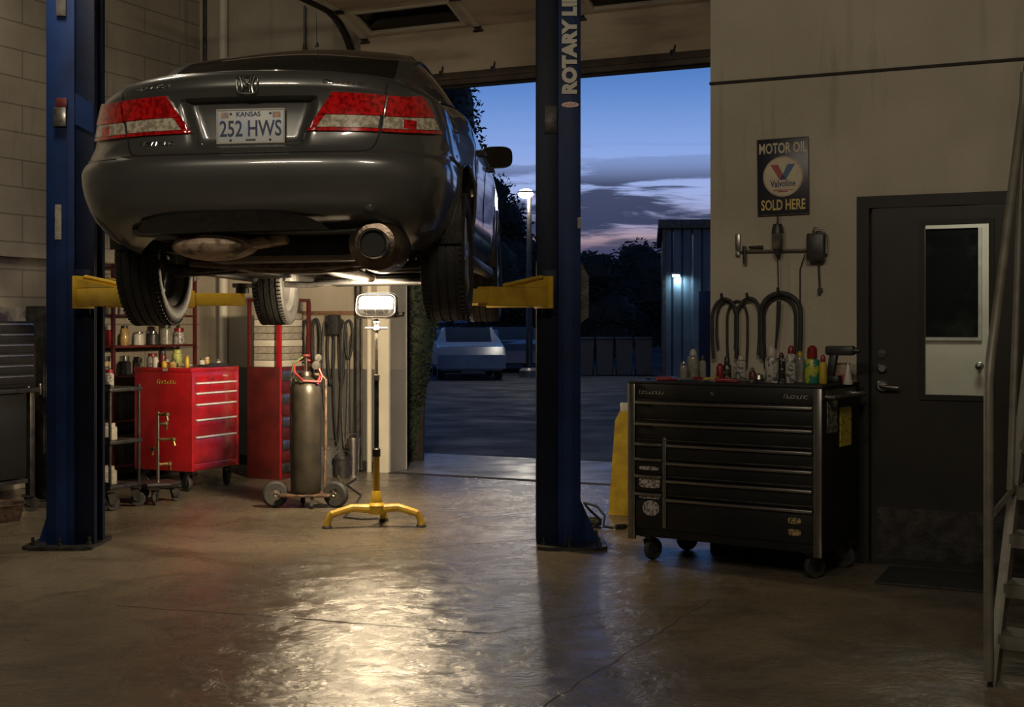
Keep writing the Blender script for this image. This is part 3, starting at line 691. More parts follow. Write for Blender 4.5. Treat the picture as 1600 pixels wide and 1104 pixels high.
# ---- rear details that follow the bumper and boot
def patch(corners, off, nx=14, nz=5, thick=.02):   # corners: (x,z) bl, br, tr, tl on the rear surface
    bl, br, tr, tl = corners; rows = []; 
    for r in range(nz+1):
        t = r/nz; row = []
        for c in range(nx+1):
            s = c/nx; x = (bl[0]*(1-s)+br[0]*s)*(1-t)+(tl[0]*(1-s)+tr[0]*s)*t; z = (bl[1]*(1-s)+br[1]*s)*(1-t)+(tl[1]*(1-s)+tr[1]*s)*t
            row.append((x, z))
        rows.append(row)
    return rows, off, thick
def pt(x, z, off):
    # taillights turn the corner: map |x| beyond XK along the plan outline by arc angle
    p = rear(x, z, off); return p
def corner_x(z, ycut):
    w = interp(ZS, WR, z); yr = interp(ZS, YR, z); n = nexp(z); t = (ycut-yr)/AR; return w*(1-(1-t)**n)**(1/n)
def solid_patch(rows, off, thick):
    mb = MB(); top = [[pt(x, z, off) for x, z in r] for r in rows]; bot = [[pt(x, z, off-thick) for x, z in r] for r in rows]
    mb.grid(top); mb.grid(bot)
    mb.grid([top[0], bot[0]]); mb.grid([top[-1], bot[-1]]); mb.grid([[r[0] for r in top], [r[0] for r in bot]]); mb.grid([[r[-1] for r in top], [r[-1] for r in bot]])
    return mb
def lamp(s):
    # boot lid piece
    def quad(ib, it, ob, ot, zb_, zt_): return patch([(s*ib, zb_), (s*ob, zb_), (s*ot, zt_), (s*it, zt_)], 0, 16, 6)[0]
    r1 = bpy.data.objects.new('tail_lamp', None); COL.objects.link(r1); r1.parent = car
    zl, zm, zh = .704, .772, .862
    def edge_in(z): return .255 + (z-zl)/(zh-zl)*.115
    def edge_gap(z): return .570+(z-zl)/(zh-zl)*.028
    solid_patch(quad(edge_in(zl), edge_in(zl+.016), edge_gap(zl)-.006, edge_gap(zl+.016)-.006, zl, zl+.014), .012, .02).build('red_edge', 'tail_red', r1)
    solid_patch(quad(edge_in(zl+.016)+.035, edge_in(zm)+.035, edge_gap(zl+.016)-.012, edge_gap(zm)-.012, zl+.016, zm), .012, .02).build('reversing_lens', 'tail_clear', r1)
    solid_patch(quad(edge_in(zl+.016), edge_in(zm), edge_in(zl+.016)+.033, edge_in(zm)+.033, zl+.015, zm), .012, .02).build('red_corner', 'tail_red', r1)
    solid_patch(quad(edge_in(zm), edge_in(zh), edge_gap(zm)-.006, edge_gap(zh)-.006, zm+.002, zh), .016, .024).build('red_lens', 'tail_red', r1)
    r2 = bpy.data.objects.new('tail_lamp', None); COL.objects.link(r2); r2.parent = car
    def oq(z): return corner_x(z, -.73)
    def oq2(z): return corner_x(z, -.70-.10*(z-zl)/(zh-zl))
    def q2(z0, z1, ia, oa, off):
        rows = []
        for r in range(7):
            z = z0+(z1-z0)*r/6; xa = edge_gap(z)+.006+ia; xb = oq2(z)-oa
            wz = interp(ZS, WR, z)
            pa = math.asin(min(1, (xa/wz))**1.5); pb = math.asin(min(1, (xb/wz))**1.5)
            rows.append([(s*wz*sin(pa+(pb-pa)*c/18)**(2/3), z+.026*(c/18)**2) for c in range(19)])
        return solid_patch(rows, off, .024)
    q2(zl, zl+.014, 0, 0, .014).build('red_edge', 'tail_red', r2)
    q2(zl+.016, zm, 0.006, .004, .013).build('indicator_lens', 'tail_clear', r2)
    q2(zm+.002, zh, 0, .0, .017).build('red_lens', 'tail_red', r2)
    # amber/dark bulbs cells visible as darker squares in the lens
    q3 = []
    for (xa, xb) in ((.665, .715),):
        rows = [[(s*(xa+(xb-xa)*c/6), z) for c in range(7)] for z in (zl+.022, zl+.04, zm-.006)]
        solid_patch(rows, .0145, .004).build('red_cell', 'tail_red', r2)
both(lamp)
def line(pts, r=.0035, off=-.0005, name='shut_line', m='panel_gap', seg=6):
    P3 = [rear(x, z, off) for x, z in pts]; return MB().tube(P3, r, seg).build(name, m, car)
def dens(pts, n=8):
    out = []
    for a, b in zip(pts[:-1], pts[1:]): out += [(a[0]+(b[0]-a[0])*i/n, a[1]+(b[1]-a[1])*i/n) for i in range(n)]
    return out+[pts[-1]]
lid = [(.605, .955), (.600, .90), (.597, .872), (.572, .705), (.558, .655), (.545, .628), (.52, .612), (.47, .607), (0, .606)]
line(dens([(x, z) for x, z in lid]+[(-x, z) for x, z in lid[::-1][1:]], 6), .0045)
# bright swage under the lid and on the niche edge
nb = [(.245, .70), (.238, .672), (.215, .658), (.17, .654), (0, .653)]
line(dens(nb+[(-x, z) for x, z in nb[::-1][1:]], 6), .004, .004, 'niche_edge', 'car_paint', 8)
for s in (1, -1):
    line(dens([(s*.60, .60), (s*.72, .602), (s*.80, .612), (s*.84, .64)], 6), .004, .003, 'bumper_crease', 'car_paint', 8)
MB().grid([[rear((-.62+1.0*i/24)*(1-.12*abs(i/12-1)**3), .275+(.075*(1-abs(i/12-1)**4)+.004)*k/3, .004) for i in range(25)] for k in range(4)]).build('bumper_underside_shade', 'black_plastic', car)  # black band stands in for the shade where the bumper tucks under
# number plate
pc = rear(0, .735, 0); PL = Matrix.Translation((0.0, pc.y-.018, .738)) @ Matrix.Rotation(radians(-2), 4, 'X')
npl = MB(); npl.box((0, 0, 0), (.298, .006, .150), b=.003, M=PL); no = npl.build('number_plate', 'white_plastic', car)
MB().box((0, -.0034, 0), (.292, .002, .140), b=.0008, M=PL).build('plate_face', 'plate_face', no)
fr = MB(); 
for (c, d) in (((0, -.005, .0745), (.308, .007, .007)), ((0, -.005, -.0745), (.308, .007, .007)), ((.1505, -.005, 0), (.007, .007, .142)), ((-.1505, -.005, 0), (.007, .007, .142))): fr.box(c, d, b=.002, M=PL)
fr.build('plate_frame', 'cream_paint', no)
text_mesh('252 HWS', .100, 'plate_number', 'plate_ink', no, PL @ Matrix.Translation((0, -.0052, -.014)) @ UPY, bold=.0014, sx=.70, depth=.0008)
text_mesh('KANSAS', .030, 'plate_state', 'plate_ink', no, PL @ Matrix.Translation((-.010, -.0052, .053)) @ UPY, bold=.0006, sx=1.0, depth=.0006)
MB().box((-.115, -.0052, .050), (.034, .001, .026), M=PL).box((.118, -.0052, .050), (.036, .001, .026), M=PL).build('plate_stickers', 'plate_sticker', no)
for x, z in ((-.088, .056), (.090, .056), (-.09, -.062), (.088, -.062)): MB().lathe([(.0055, 0), (.005, -.003), (.0005, -.004)], 12, (x, -.005, z), 'y', M=PL).build('plate_bolt', 'dark_steel', no)
MB().box((0, -.0052, -.062), (.045, .001, .008), M=PL).build('plate_caption', 'dark_steel', no)
# chrome emblem : H in a rounded frame
ez = .912; em = rear(0, ez, .004); EM = Matrix.Translation((0, em.y-.004, ez)) @ Matrix.Rotation(radians(-4), 4, 'X')
eb = MB(); ring = []
for i in range(48):
    t = 2*pi*i/48; n = 4.5; cx = abs(cos(t))**(2/n)*(1 if cos(t) > 0 else -1); cz = abs(sin(t))**(2/n)*(1 if sin(t) > 0 else -1)
    ring.append(((.046+.004*cz)*cx, -.003, .038*cz))
eb.tube(ring, .0036, 8, closed=True, M=EM)
for s in (1, -1):
    eb.tube([(s*.033, -.003, .036), (s*.027, -.004, .018), (s*.022, -.004, .0), (s*.022, -.004, -.018), (s*.026, -.003, -.036)], .0048, 8, M=EM)
    eb.tube([(s*.012, -.003, -.036), (s*.011, -.004, -.014), (s*.006, -.004, -.006), (0, -.004, -.006)], .0030, 8, M=EM)
    eb.tube([(s*.018, -.003, .036), (s*.013, -.004, .014), (s*.006, -.004, .006), (0, -.004, .005)], .0030, 8, M=EM)
eb.build('emblem', 'chrome', car)
def badge(cx, cz, w, h, n, seed, name):
    mb = MB()
    for st in scribble(n, w, h, seed): mb.tube([rear(cx+x, cz+z, .004) for x, z in st], .0022, 6)
    mb.build(name, 'chrome', car)
badge(-.44, .912, .17, .022, 6, 4, 'badge'); badge(-.42, .668, .16, .022, 8, 5, 'badge'); badge(.43, .912, .20, .018, 9, 9, 'badge')
# mirrors, door shut lines, handles
def on_side(y, z, s, off=.0):
    best = sorted((p for row in grid for p in row if p.x > .5), key=lambda p: (p.y-y)**2+((p.z-z)*1)**2)[:3]
    ws_ = [1/(1e-4+(p.y-y)**2+(p.z-z)**2) for p in best]; x = sum(p.x*w for p, w in zip(best, ws_))/sum(ws_)
    return Vector((s*(x+off), y, z))
for s in (1, -1):
    for pts in ([(.37, .22), (.42, .40), (.36, .55), (.30, .70), (.32, .93)], [(1.13, .22), (1.12, .93)], [(2.12, .22), (2.18, .5), (2.20, .90)]):
        P3 = []
        for (a, b) in zip(pts[:-1], pts[1:]): P3 += [on_side(a[0]+(b[0]-a[0])*i/6, a[1]+(b[1]-a[1])*i/6, s, .0) for i in range(6)]
        P3.append(on_side(*pts[-1], s)); MB().tube(P3, .0035, 6).build('shut_line', 'panel_gap', car)
    for y in (.50, 1.28): MB().tube([on_side(y, .80, s, .0), on_side(y+.02, .80, s, .03), on_side(y+.15, .80, s, .03), on_side(y+.17, .80, s, .0)], .010, 8).build('door_handle', 'car_paint', car)
    mm = bpy.data.objects.new('mirror', None); COL.objects.link(mm); mm.parent = car; mm.location = (s*.925, 1.98, .955); mm.scale = (.86, .9, .86)
    h = MB(); rows = []
    for k, (yy, a, b) in enumerate(((-.035, .118, .076), (-.03, .125, .083), (0, .125, .085), (.05, .105, .072), (.085, .06, .04), (.095, .001, .001))):
        rr = []
        for i in range(28):
            t = 2*pi*i/28; n = 3.2; cx = abs(cos(t))**(2/n)*(1 if cos(t) > 0 else -1); cz = abs(sin(t))**(2/n)*(1 if sin(t) > 0 else -1)
            rr.append((a*cx, yy, b*cz))
        rows.append(rr)
    h.grid(rows, closed=True); h.tube([(-s*.02, .02, -.05), (-s*.09, .01, -.085), (-s*.14, 0, -.10)], .03, 10, rs=[.03, .028, .034]); h.build('mirror_housing', 'car_paint', mm)
    g = MB(); g.prism([(.112*abs(cos(t))**.62*(1 if cos(t) > 0 else -1), .071*abs(sin(t))**.62*(1 if sin(t) > 0 else -1)) for t in [2*pi*i/28 for i in range(28)]], -.036, -.032, 'y'); g.build('mirror_glass', pm('mirror', (.5, .52, .52), (.45, .46, .45), 4, .04, 1.0), mm)
    MB().box((s*.80, 2.02, .89), (.09, .16, .06), b=.02).build('mirror_base', 'black_plastic', car)
MB().lathe([(.012, 0), (.010, .02), (.003, .03), (.002, .16), (.001, .2)], 10, (.0, .55, 1.42)).build('aerial', 'black_plastic', car)
# ------------------------------------------------------------------ twin-head halogen work lamp on a yellow stand
halogen = pm('halogen_glow', (1, .9, .7), (1, .9, .7), 3, .4, emis=(1, .84, .60), estr=16)
lx, ly = LAMP[0], LAMP[1]
wl = thing('work_light', 'halogen work lamp on a thin pole with a yellow three-legged base, under the car', 'work light', (lx, ly, 0))
def leg(a, L, name='leg'):
    m = MB(); d = Vector((cos(a), sin(a), 0))
    m.tube([d*.03+Vector((0, 0, .125)), d*(L*.5)+Vector((0, 0, .135)), d*(L*.93)+Vector((0, 0, .095))], .022, 10, rs=[.034, .028, .024])
    m.tube([d*(L*.92)+Vector((0, 0, .10)), d*L+Vector((0, 0, .05)), d*(L+.005)+Vector((0, 0, .012))], .022, 10, rs=[.025, .024, .030])
    o = m.build(name, 'yellow_paint', wl); MB().lathe([(.034, 0), (.036, .006), (.030, .018), (.001, .02)], 16, (d.x*(L+.005), d.y*(L+.005), 0)).build('foot', 'rubber', o); return o
leg(radians(194), .34); leg(radians(-3), .31); leg(radians(85), .26); 
MB().lathe([(.055, .09), (.06, .11), (.06, .15), (.042, .17), (.036, .24), (.03, .25), (.001, .25)], 20).build('base_socket', 'yellow_paint', wl)
MB().cone((0, 0, .10), (0, 0, .52), .026, .021, 16).build('lower_tube', 'yellow_paint', wl)
MB().cone((0, 0, .50), (0, 0, 1.05), .0165, .0165, 14).lathe([(.0001, .49), (.028, .49), (.028, .54), (.02, .55), (.0001, .55)], 16).build('middle_tube', 'dark_steel', wl)
MB().cone((0, 0, 1.03), (0, 0, 1.46), .0115, .0115, 14).lathe([(.0001, 1.02), (.022, 1.02), (.022, 1.06), (.0001, 1.065)], 16).build('upper_tube', 'steel', wl)
MB().lathe([(.0001, 1.36), (.018, 1.365), (.03, 1.378), (.018, 1.39), (.014, 1.41), (.022, 1.42), (.022, 1.44), (.0001, 1.45)], 18).tube([(-.075, -.01, 1.385), (.075, -.01, 1.385)], .007, 8).build('tilt_knob', 'chrome', wl)
MB().tube([(-.15, 0, 1.50), (-.15, 0, 1.465), (.15, 0, 1.465), (.15, 0, 1.50)], .009, 8).tube([(.15, -.03, 1.47), (.19, -.05, 1.475), (.195, -.05, 1.50)], .010, 8).build('yoke', 'steel', wl)
def head(yc, tilt, flip):
    # open dish: reflector shell with the glowing tube window in front and a wire guard
    T = Matrix.Translation((0, yc, 1.545)) @ Matrix.Rotation(pi if flip else 0, 4, 'Z') @ Matrix.Rotation(radians(-tilt), 4, 'X')
    h = bpy.data.objects.new('lamp_head', None); COL.objects.link(h); h.parent = wl
    sh = MB(T); a, b_ = .140, .092
    rows = []
    for (k, y) in ((1.0, 0), (.97, .03), (.80, .065), (.5, .075), (.01, .076)):
        rows.append([(a*k*abs(cos(t))**.45*(1 if cos(t) > 0 else -1), y, b_*k*abs(sin(t))**.45*(1 if sin(t) > 0 else -1)) for t in [2*pi*i/36 for i in range(36)]])
    sh.grid(rows, closed=True); sh.grid([rows[0], [(p[0]*.93, .0, p[2]*.90) for p in rows[0]], [(p[0]*.8, .03, p[2]*.75) for p in rows[0]], [(p[0]*.5, .055, p[2]*.4) for p in rows[0]]], closed=True)
    sh.build('reflector', 'dark_steel', h)
    MB(T).tube([(p[0], -.004, p[2]) for p in rows[0]], .006, 8, closed=True).build('rim', 'chrome', h)
    MB(T).box((0, .012, .028), (.232, .010, .098), b=.003).build('glowing_lens', halogen, h)
    gd = MB(T)
    for x in (-.06, 0, .06): gd.tube([(x, -.0, -.070), (x, -.025, -.05), (x, -.03, 0), (x, -.025, .05), (x, 0, .070)], .0018, 6)
    gd.tube([(-.135, 0, 0), (-.10, -.03, 0), (.10, -.03, 0), (.135, 0, 0)], .0018, 6); gd.build('wire_guard', 'steel', h)
    return h
head(-.05, 25, False)
head(.06, -12, True)
# the light given off by the two heads, plus an added downlight
lamp_emitter('lamp_and_fill_light', (0, -.090, .01), (-68, 0, 0), 21, (.22, .09))
lamp_emitter('lamp_and_fill_light', (0, .10, .01), (102, 0, 10), 135, (.22, .09))
lamp_emitter('lamp_and_fill_light', (0, 0, -.13), (0, 0, 0), 58, (.24, .10))  # added below the heads to brighten the floor round the base, no visible source
o = MB().tube([(lx-.02, ly+.33, .008), (lx-.15, ly+.30, .008), (lx-.28, ly+.4, .008), (-1.22, 10.1, .008), (-1.24, 10.8, .008), (-1.45, 11.5, .008), (-1.42, 11.95, .008)], .007, 8).build('power_cord', 'rubber'); tag(o, 'black power cord trailing over the floor from the work lamp base', 'cord')

# ------------------------------------------------------------------ two-post lift
def post(x, s, label, cw, hw):      # s=+1: right post, channel opens to -x
    r = thing('lift_post', label, 'lift post', (x, 8.42, 0))
    H = 4.4
    col = MB(); f = lambda v: s*v
    def bx(mb, xa, xb, ya, yb, za, zb_, b=0): mb.bb(min(f(xa), f(xb)), max(f(xa), f(xb)), ya, yb, za, zb_, b=b)
    bx(col, .0, cw, -.13, .13, .02, H, .006); bx(col, cw*.25, cw*.62, -.136, -.128, .02, 2.55)
    col.build('column', 'blue_paint', r)
    ch = MB(); bx(ch, -hw, 0, -.11, -.085, .02, H, .004); bx(ch, -hw, 0, .085, .11, .02, H, .004); bx(ch, -hw, -hw+.02, -.085, -.06, .02, H); bx(ch, -hw, -hw+.02, .06, .085, .02, H); ch.build('channel', 'blue_dark', r)
    gu = MB(); gu.prism([(f(cw), .02), (f(.27), .02), (f(cw), .30)], -.01, .01, 'y'); gu.prism([(f(cw), .02), (f(.27), .02), (f(cw), .30)], .10, .115, 'y'); gu.build('gusset', 'blue_paint', r)
    bp = MB(); bp.prism([(f(-.13), -.20), (f(-.07), -.235), (f(.24), -.235), (f(.31), -.19), (f(.31), .22), (f(-.13), .22)], 0, .022); bp.build('base_plate', 'dark_steel', r)
    for (bx_, by) in ((-.09, -.12), (.26, -.14), (.26, .15), (-.09, .15), (.07, -.19)):
        MB().lathe([(.018, .022), (.018, .038), (.010, .04), (.010, .07), (.001, .072)], 6, (f(bx_), by, 0)).build('anchor_bolt', 'dark_steel', r)
    # carriage inside the channel, with stop plates, rubber guard and arm yoke
    ca = MB(); bx(ca, -.052, -.003, -.075, .075, 1.46, 2.14, .006); ca.build('carriage', 'blue_dark', r)
    for ya, yb in ((-.135, -.112), (.112, .135)):
        lg = MB(); bx(lg, -.10, -.004, ya, yb, 1.48, 1.76, .004); lg.build('carriage_lug', 'blue_dark', r)
    MB().prism([(f(cw), 1.42), (f(.20), 1.46), (f(.20), 1.72), (f(cw), 1.82)], -.07, .07, 'y').build('latch_cover', 'dark_steel', r)
    return r, bx
pr, bxr = post(.289, 1, 'blue lift post on the right, with a row of white capitals up its front', .145, .135)
m = MB(); bxr(m, -.085, -.002, -.118, -.110, 2.62, 2.80, .003); m.build('lock_plate', 'dark_steel', pr)
T = Matrix.Translation((.078, -.1385, 3.22)) @ UPY @ Matrix.Rotation(pi/2, 4, 'Z')
text_mesh('ROTARY LIFT', .118, 'lettering', 'cream_paint', pr, T, bold=.0075, sx=1.0, depth=.001)
em = MB(); em.prism([(.078+.055*cos(t), 2.80+.018*sin(t)) for t in [2*pi*i/24 for i in range(24)]], -.138, -.136, 'y'); e_o = em.build('emblem', 'red_paint', pr)
m = MB(); m.tube([(.04, -.139, 2.795), (.06, -.139, 2.806), (.07, -.139, 2.796), (.08, -.139, 2.807), (.09, -.139, 2.796), (.115, -.139, 2.806)], .0022, 6); m.build('emblem_script', 'cream_paint', e_o)
m = MB(); bxr(m, .125, .146, -.136, -.130, 2.02, 2.09); m.build('warning_sticker', 'paper', pr)
pl, bxl = post(-2.765, -1, 'blue lift post on the left, beside the tail of the car', .18, .12)
m = MB(); bxl(m, .045, .125, -.160, -.130, 2.66, 2.78, .004); q = m.build('latch_box', 'steel', pl); m = MB(); bxl(m, .04, .11, -.155, -.130, 2.78, 2.84, .004); m.build('latch_lever', 'red_dark', pl)
m = MB(); bxl(m, .08, .12, -.138, -.130, 1.95, 2.17); m.build('rating_sticker', 'paper', pl)
m = MB(); m.prism([(.0, 2.68), (.115, 2.62), (.115, 2.80), (.0, 2.88)], -.118, -.108, 'y'); m.build('lock_plate', 'blue_paint', pl)
m = MB(); bxl(m, .05, .11, -.145, -.130, 3.36, 3.48); m.build('cable_pulley_cover', 'steel', pl)
# swing arms
def arm(px, py, qx, qy, label, s):
    L = sqrt((qx-px)**2+(qy-py)**2); a = atan2(qy-py, qx-px)
    r = thing('swing_arm', label, 'lift arm', (px, py, 1.525), a, 'yellow swing arms of the lift')
    o = MB(); o.bb(.02, L*.62, -.055, .055, 0, .115, b=.006); o.build('outer_tube', 'yellow_paint', r)
    MB().bb(L*.55, L-.02, -.040, .040, .015, .100, b=.005).build('inner_tube', 'yellow_paint', r)
    g = MB(); g.prism([(.02, .115), (L*.40, .115), (.02, .175)], -.055, -.045, 'y').prism([(.02, .115), (L*.40, .115), (.02, .175)], .045, .055, 'y'); g.tube([(.03, 0, .185), (L*.2, 0, .160), (L*.42, 0, .125)], .013, 8); g.build('gusset', 'yellow_paint', r)
    e = MB(); e.bb(.0, .018, -.075, .075, -.012, .19, b=.003); e.build('end_plate', 'yellow_paint', r)
    MB().tube([(-.03, 0, .178), (.03, 0, .178)], .008, 8).tube([(-.03, 0, .01), (.03, 0, .01)], .008, 8).build('pin', 'steel', r)
    p = MB(); p.lathe([(.045, .10), (.045, .135), (.03, .14), (.001, .14)], 20, (L-.03, 0, 0)); p.build('pad_stem', 'dark_steel', r)
    MB().lathe([(.065, .140), (.068, .15), (.068, .168), (.001, .168)], 24, (L-.03, 0, 0)).build('rubber_pad', 'rubber', r)
    return r
arm(.205, 8.215, -.40, 7.60, 'yellow swing arm from the right post towards the near right sill', 1)
arm(.205, 8.63, -.36, 9.0, 'yellow swing arm from the right post towards the far right sill', 1)
arm(-2.69, 8.215, -1.88, 7.60, 'yellow swing arm from the left post behind the near left wheel', -1)
arm(-2.69, 8.63, -1.82, 9.0, 'yellow swing arm from the left post reaching to the far left sill', -1)

# ------------------------------------------------------------------ gas cylinder on its cart
cx_, cy_ = (478-800)/FPX*10.15, 10.15
ck = thing('cylinder_cart', 'low two-wheeled cart carrying the tall gas cylinder', 'cart', (cx_, cy_, 0))
m = MB(); m.box((0, 0, .098), (.40, .22, .022), b=.008).tube([(-.2, .0, .10), (-.26, 0, .09)], .014, 8).tube([(.2, .0, .10), (.26, 0, .09)], .014, 8); m.build('deck', 'rust', ck)
for s in (-1, 1):
    w = MB(); T = Matrix.Translation((s*.235, -.02, .102)) @ Matrix.Rotation(radians(s*-18), 4, 'Z') @ Matrix.Rotation(pi/2*0, 4, 'Z')
    w.lathe([(.045, -.028), (.085, -.030), (.100, -.016), (.102, 0), (.100, .016), (.085, .030), (.045, .028), (.045, -.028)], 32, axis='y', M=T); w.f = [q_ for q_ in w.f if len(q_) == 4]; wo_ = w.build('wheel', 'rubber', ck)
    h = MB(); h.lathe([(.001, -.02), (.014, -.034), (.018, -.024), (.046, -.020), (.046, .020), (.018, .024), (.001, .02)], 24, axis='y', M=T)
    for k in range(6): h.box((.03*cos(k*pi/3), -.022, .03*sin(k*pi/3)), (.03, .006, .008), (0, -60*k, 0), M=T)
    h.build('hub', 'steel', wo_)
MB().tube([(-.05, .10, .09), (-.05, .16, .06), (-.05, .17, .035)], .012, 8).lathe([(.001, -.015), (.03, -.015), (.034, 0), (.03, .015), (.001, .015)], 20, (-.05, .17, .034), 'x').build('caster', 'rubber', ck)
MB().lathe([(.001, -.012), (.022, -.012), (.024, 0), (.022, .012), (.001, .012)], 16, (.06, -.10, .024), 'x').tube([(.06, -.10, .03), (.06, -.08, .09)], .010, 8).build('caster', 'rubber', ck)
MB().tube([(-.125, .12, .11), (-.135, .13, .5), (-.135, .13, .98), (-.10, .13, 1.02), (.10, .13, 1.02), (.135, .13, .98), (.135, .13, .5), (.125, .12, .11)], .012, 10).tube([(.2, .05, .11), (.25, .04, .14), (.262, .03, .20), (.245, .03, .24)], .006, 8).build('frame', 'rust', ck)
gc = thing('gas_cylinder', 'tall dark gas cylinder standing on the small cart', 'gas cylinder', (cx_, cy_, .112))
pm('cylinder_paint', (.045, .037, .027), (.018, .016, .012), 9, .38, .3, bump=.15, rvar=.1)
MB().lathe([(.001, 0), (.105, 0), (.116, .015), (.118, .05), (.118, .76), (.112, .805), (.095, .845), (.068, .875), (.042, .89), (.034, .90), (.034, .93), (.001, .93)], 40).build('tank', 'cylinder_paint', gc)
MB().lathe([(.036, .90), (.040, .905), (.040, .935), (.030, .94), (.001, .94)], 24).build('collar', 'steel', gc)
m = MB(); m.cone((0, 0, .93), (0, 0, 1.05), .017, .013, 16); m.tube([(0, 0, .985), (.06, -.01, .99)], .011, 10); m.tube([(0, 0, 1.0), (-.03, 0, 1.0)], .012, 10); m.build('valve', 'chrome', gc)
MB().lathe([(.010, 0), (.033, .003), (.036, .010), (.033, .017), (.01, .02)], 14, (0, 0, 1.05)).build('valve_wheel', 'red_dark', gc)
rg = MB(); rg.lathe([(.001, 0), (.032, 0), (.034, .008), (.030, .022), (.001, .024)], 20, (.085, -.045, .985), 'y'); rg.lathe([(.001, 0), (.026, 0), (.028, .008), (.024, .02), (.001, .021)], 20, (.10, -.03, 1.045), 'y'); rg.tube([(.05, -.01, .99), (.10, -.02, .99), (.10, -.02, 1.04)], .012, 8); rg.build('regulator', 'steel', gc)
pm('red_hose', (.22, .02, .02), (.12, .012, .012), 12, .5)
MB().tube([(.10, -.02, .97), (.13, -.03, .90), (.12, -.06, .86), (.0, -.125, .87), (-.08, -.06, .93), (-.09, .02, 1.0), (-.03, .07, 1.03), (.08, .06, 1.0), (.115, -.01, .92), (.10, -.07, .84)], .009, 8).build('hose', 'red_hose', gc)
MB().tube([(-.02, -.02, 1.05), (-.09, -.04, 1.0), (-.11, -.03, .90), (-.07, -.04, .86)], .008, 8).build('hose', pm('green_hose', (.06, .09, .03), (.03, .05, .02), 12, .5), gc)
# ------------------------------------------------------------------ black roll-around tool chest
CA = radians(34)
q = Vector((984-800, 1, 0)); Dl = FPX*(HC-1.075)/90.0; x0c, y0c = Dl*(984-800)/FPX, Dl
ch = thing('tool_chest', 'wide black roll-around tool chest with bright drawer trims and steel corners', 'tool chest', (x0c, y0c, 0), -CA)
WC_, DC, Z0, Z1 = 1.20, .60, .155, 1.075
MB().bb(0, WC_, .0, DC, Z0, Z1-.012, b=.004).build('body', 'black_paint', ch)
MB().bb(-.004, WC_+.004, -.012, DC, Z1-.012, Z1+.004, b=.003).build('worktop', 'black_satin', ch)
for xa in (-.004, WC_-.046): MB().bb(xa, xa+.05, -.022, .0, Z0-.02, Z1-.012, b=.006).build('corner_trim', 'brushed', ch)
MB().bb(.228, .252, -.020, 0, .215, .215+.535, b=.004).build('divider_trim', 'brushed', ch)
zt_ = Z1-.012
rows = [(.0, .10), (.10, .222), (.222, .345), (.345, .45), (.45, .555), (.555, .665), (.665, .86)]
def drawer(xa, xb, za, zb_, lip=True):
    d = MB(); d.bb(xa, xb, -.014, .0, za+.004, zb_-.004, b=.002); o = d.build('drawer', 'black_paint', ch)
    h = MB(); h.bb(xa, xb, -.034, -.014, zb_-.022, zb_-.006, b=.003); h.build('handle', 'brushed', o)
    if lip: MB().bb(xa+.012, xb-.0, -.020, -.014, za+.010, za+.018, b=.001).build('lower_lip', 'dark_steel', o)
xl, xr_ = .050, WC_-.050
MB().bb(xl, xr_, -.012, 0, zt_-.092, zt_-.002, b=.002).build('header', 'black_satin', ch)
drawer(xl, xr_, zt_-.225, zt_-.098); drawer(xl, xr_, zt_-.345, zt_-.225)
for k, (a_, b2) in enumerate(rows[3:]):
    drawer(.255, xr_, zt_-b2, zt_-a_, k < 3)
for (a_, b2) in ((.345, .435), (.435, .535), (.535, .64), (.64, .86)):
    drawer(xl, .225, zt_-b2, zt_-a_, False)
for (n, cxx, w, sd) in ((7, .15, .16, 31), (7, WC_-.15, .14, 33)):
    mb = MB()
    for st in scribble(n, w, .022, sd): mb.tube([(cxx+x, -.0135, zt_-.048+z) for x, z in st], .0017, 6)
    mb.build('badge', 'white_plastic', ch)
MB().lathe([(.012, 0), (.012, -.006), (.001, -.007)], 16, (.55, -.012, zt_-.045), 'y').build('lock', 'chrome', ch)
pm('sticker', (.42, .36, .32), (.10, .09, .10), 70, .5, lo=.47, hi=.53)
def blob(name, cxx, cz, w, h, y=-.0150, n=4.0, mat_='sticker'):
    MB().prism([(cxx+w/2*abs(cos(t))**(2/n)*(1 if cos(t) > 0 else -1), cz+h/2*abs(sin(t))**(2/n)*(1 if sin(t) > 0 else -1)) for t in [2*pi*i/24 for i in range(24)]], y-.001, y+.003, 'y').build(name, mat_, ch)
blob('sticker', .135, zt_-.50, .13, .022); blob('sticker', .14, zt_-.585, .14, .062); blob('sticker', .14, zt_-.668, .14, .024); blob('sticker', .15, zt_-.735, .11, .09, n=2.2)
blob('sticker', 1.045, zt_-.735, .075, .035, mat_=pm('gold_sticker', (.35, .24, .10), (.06, .05, .03), 60, .5, lo=.46, hi=.54)); blob('sticker', 1.045, zt_-.80, .075, .035, mat_='gold_sticker')
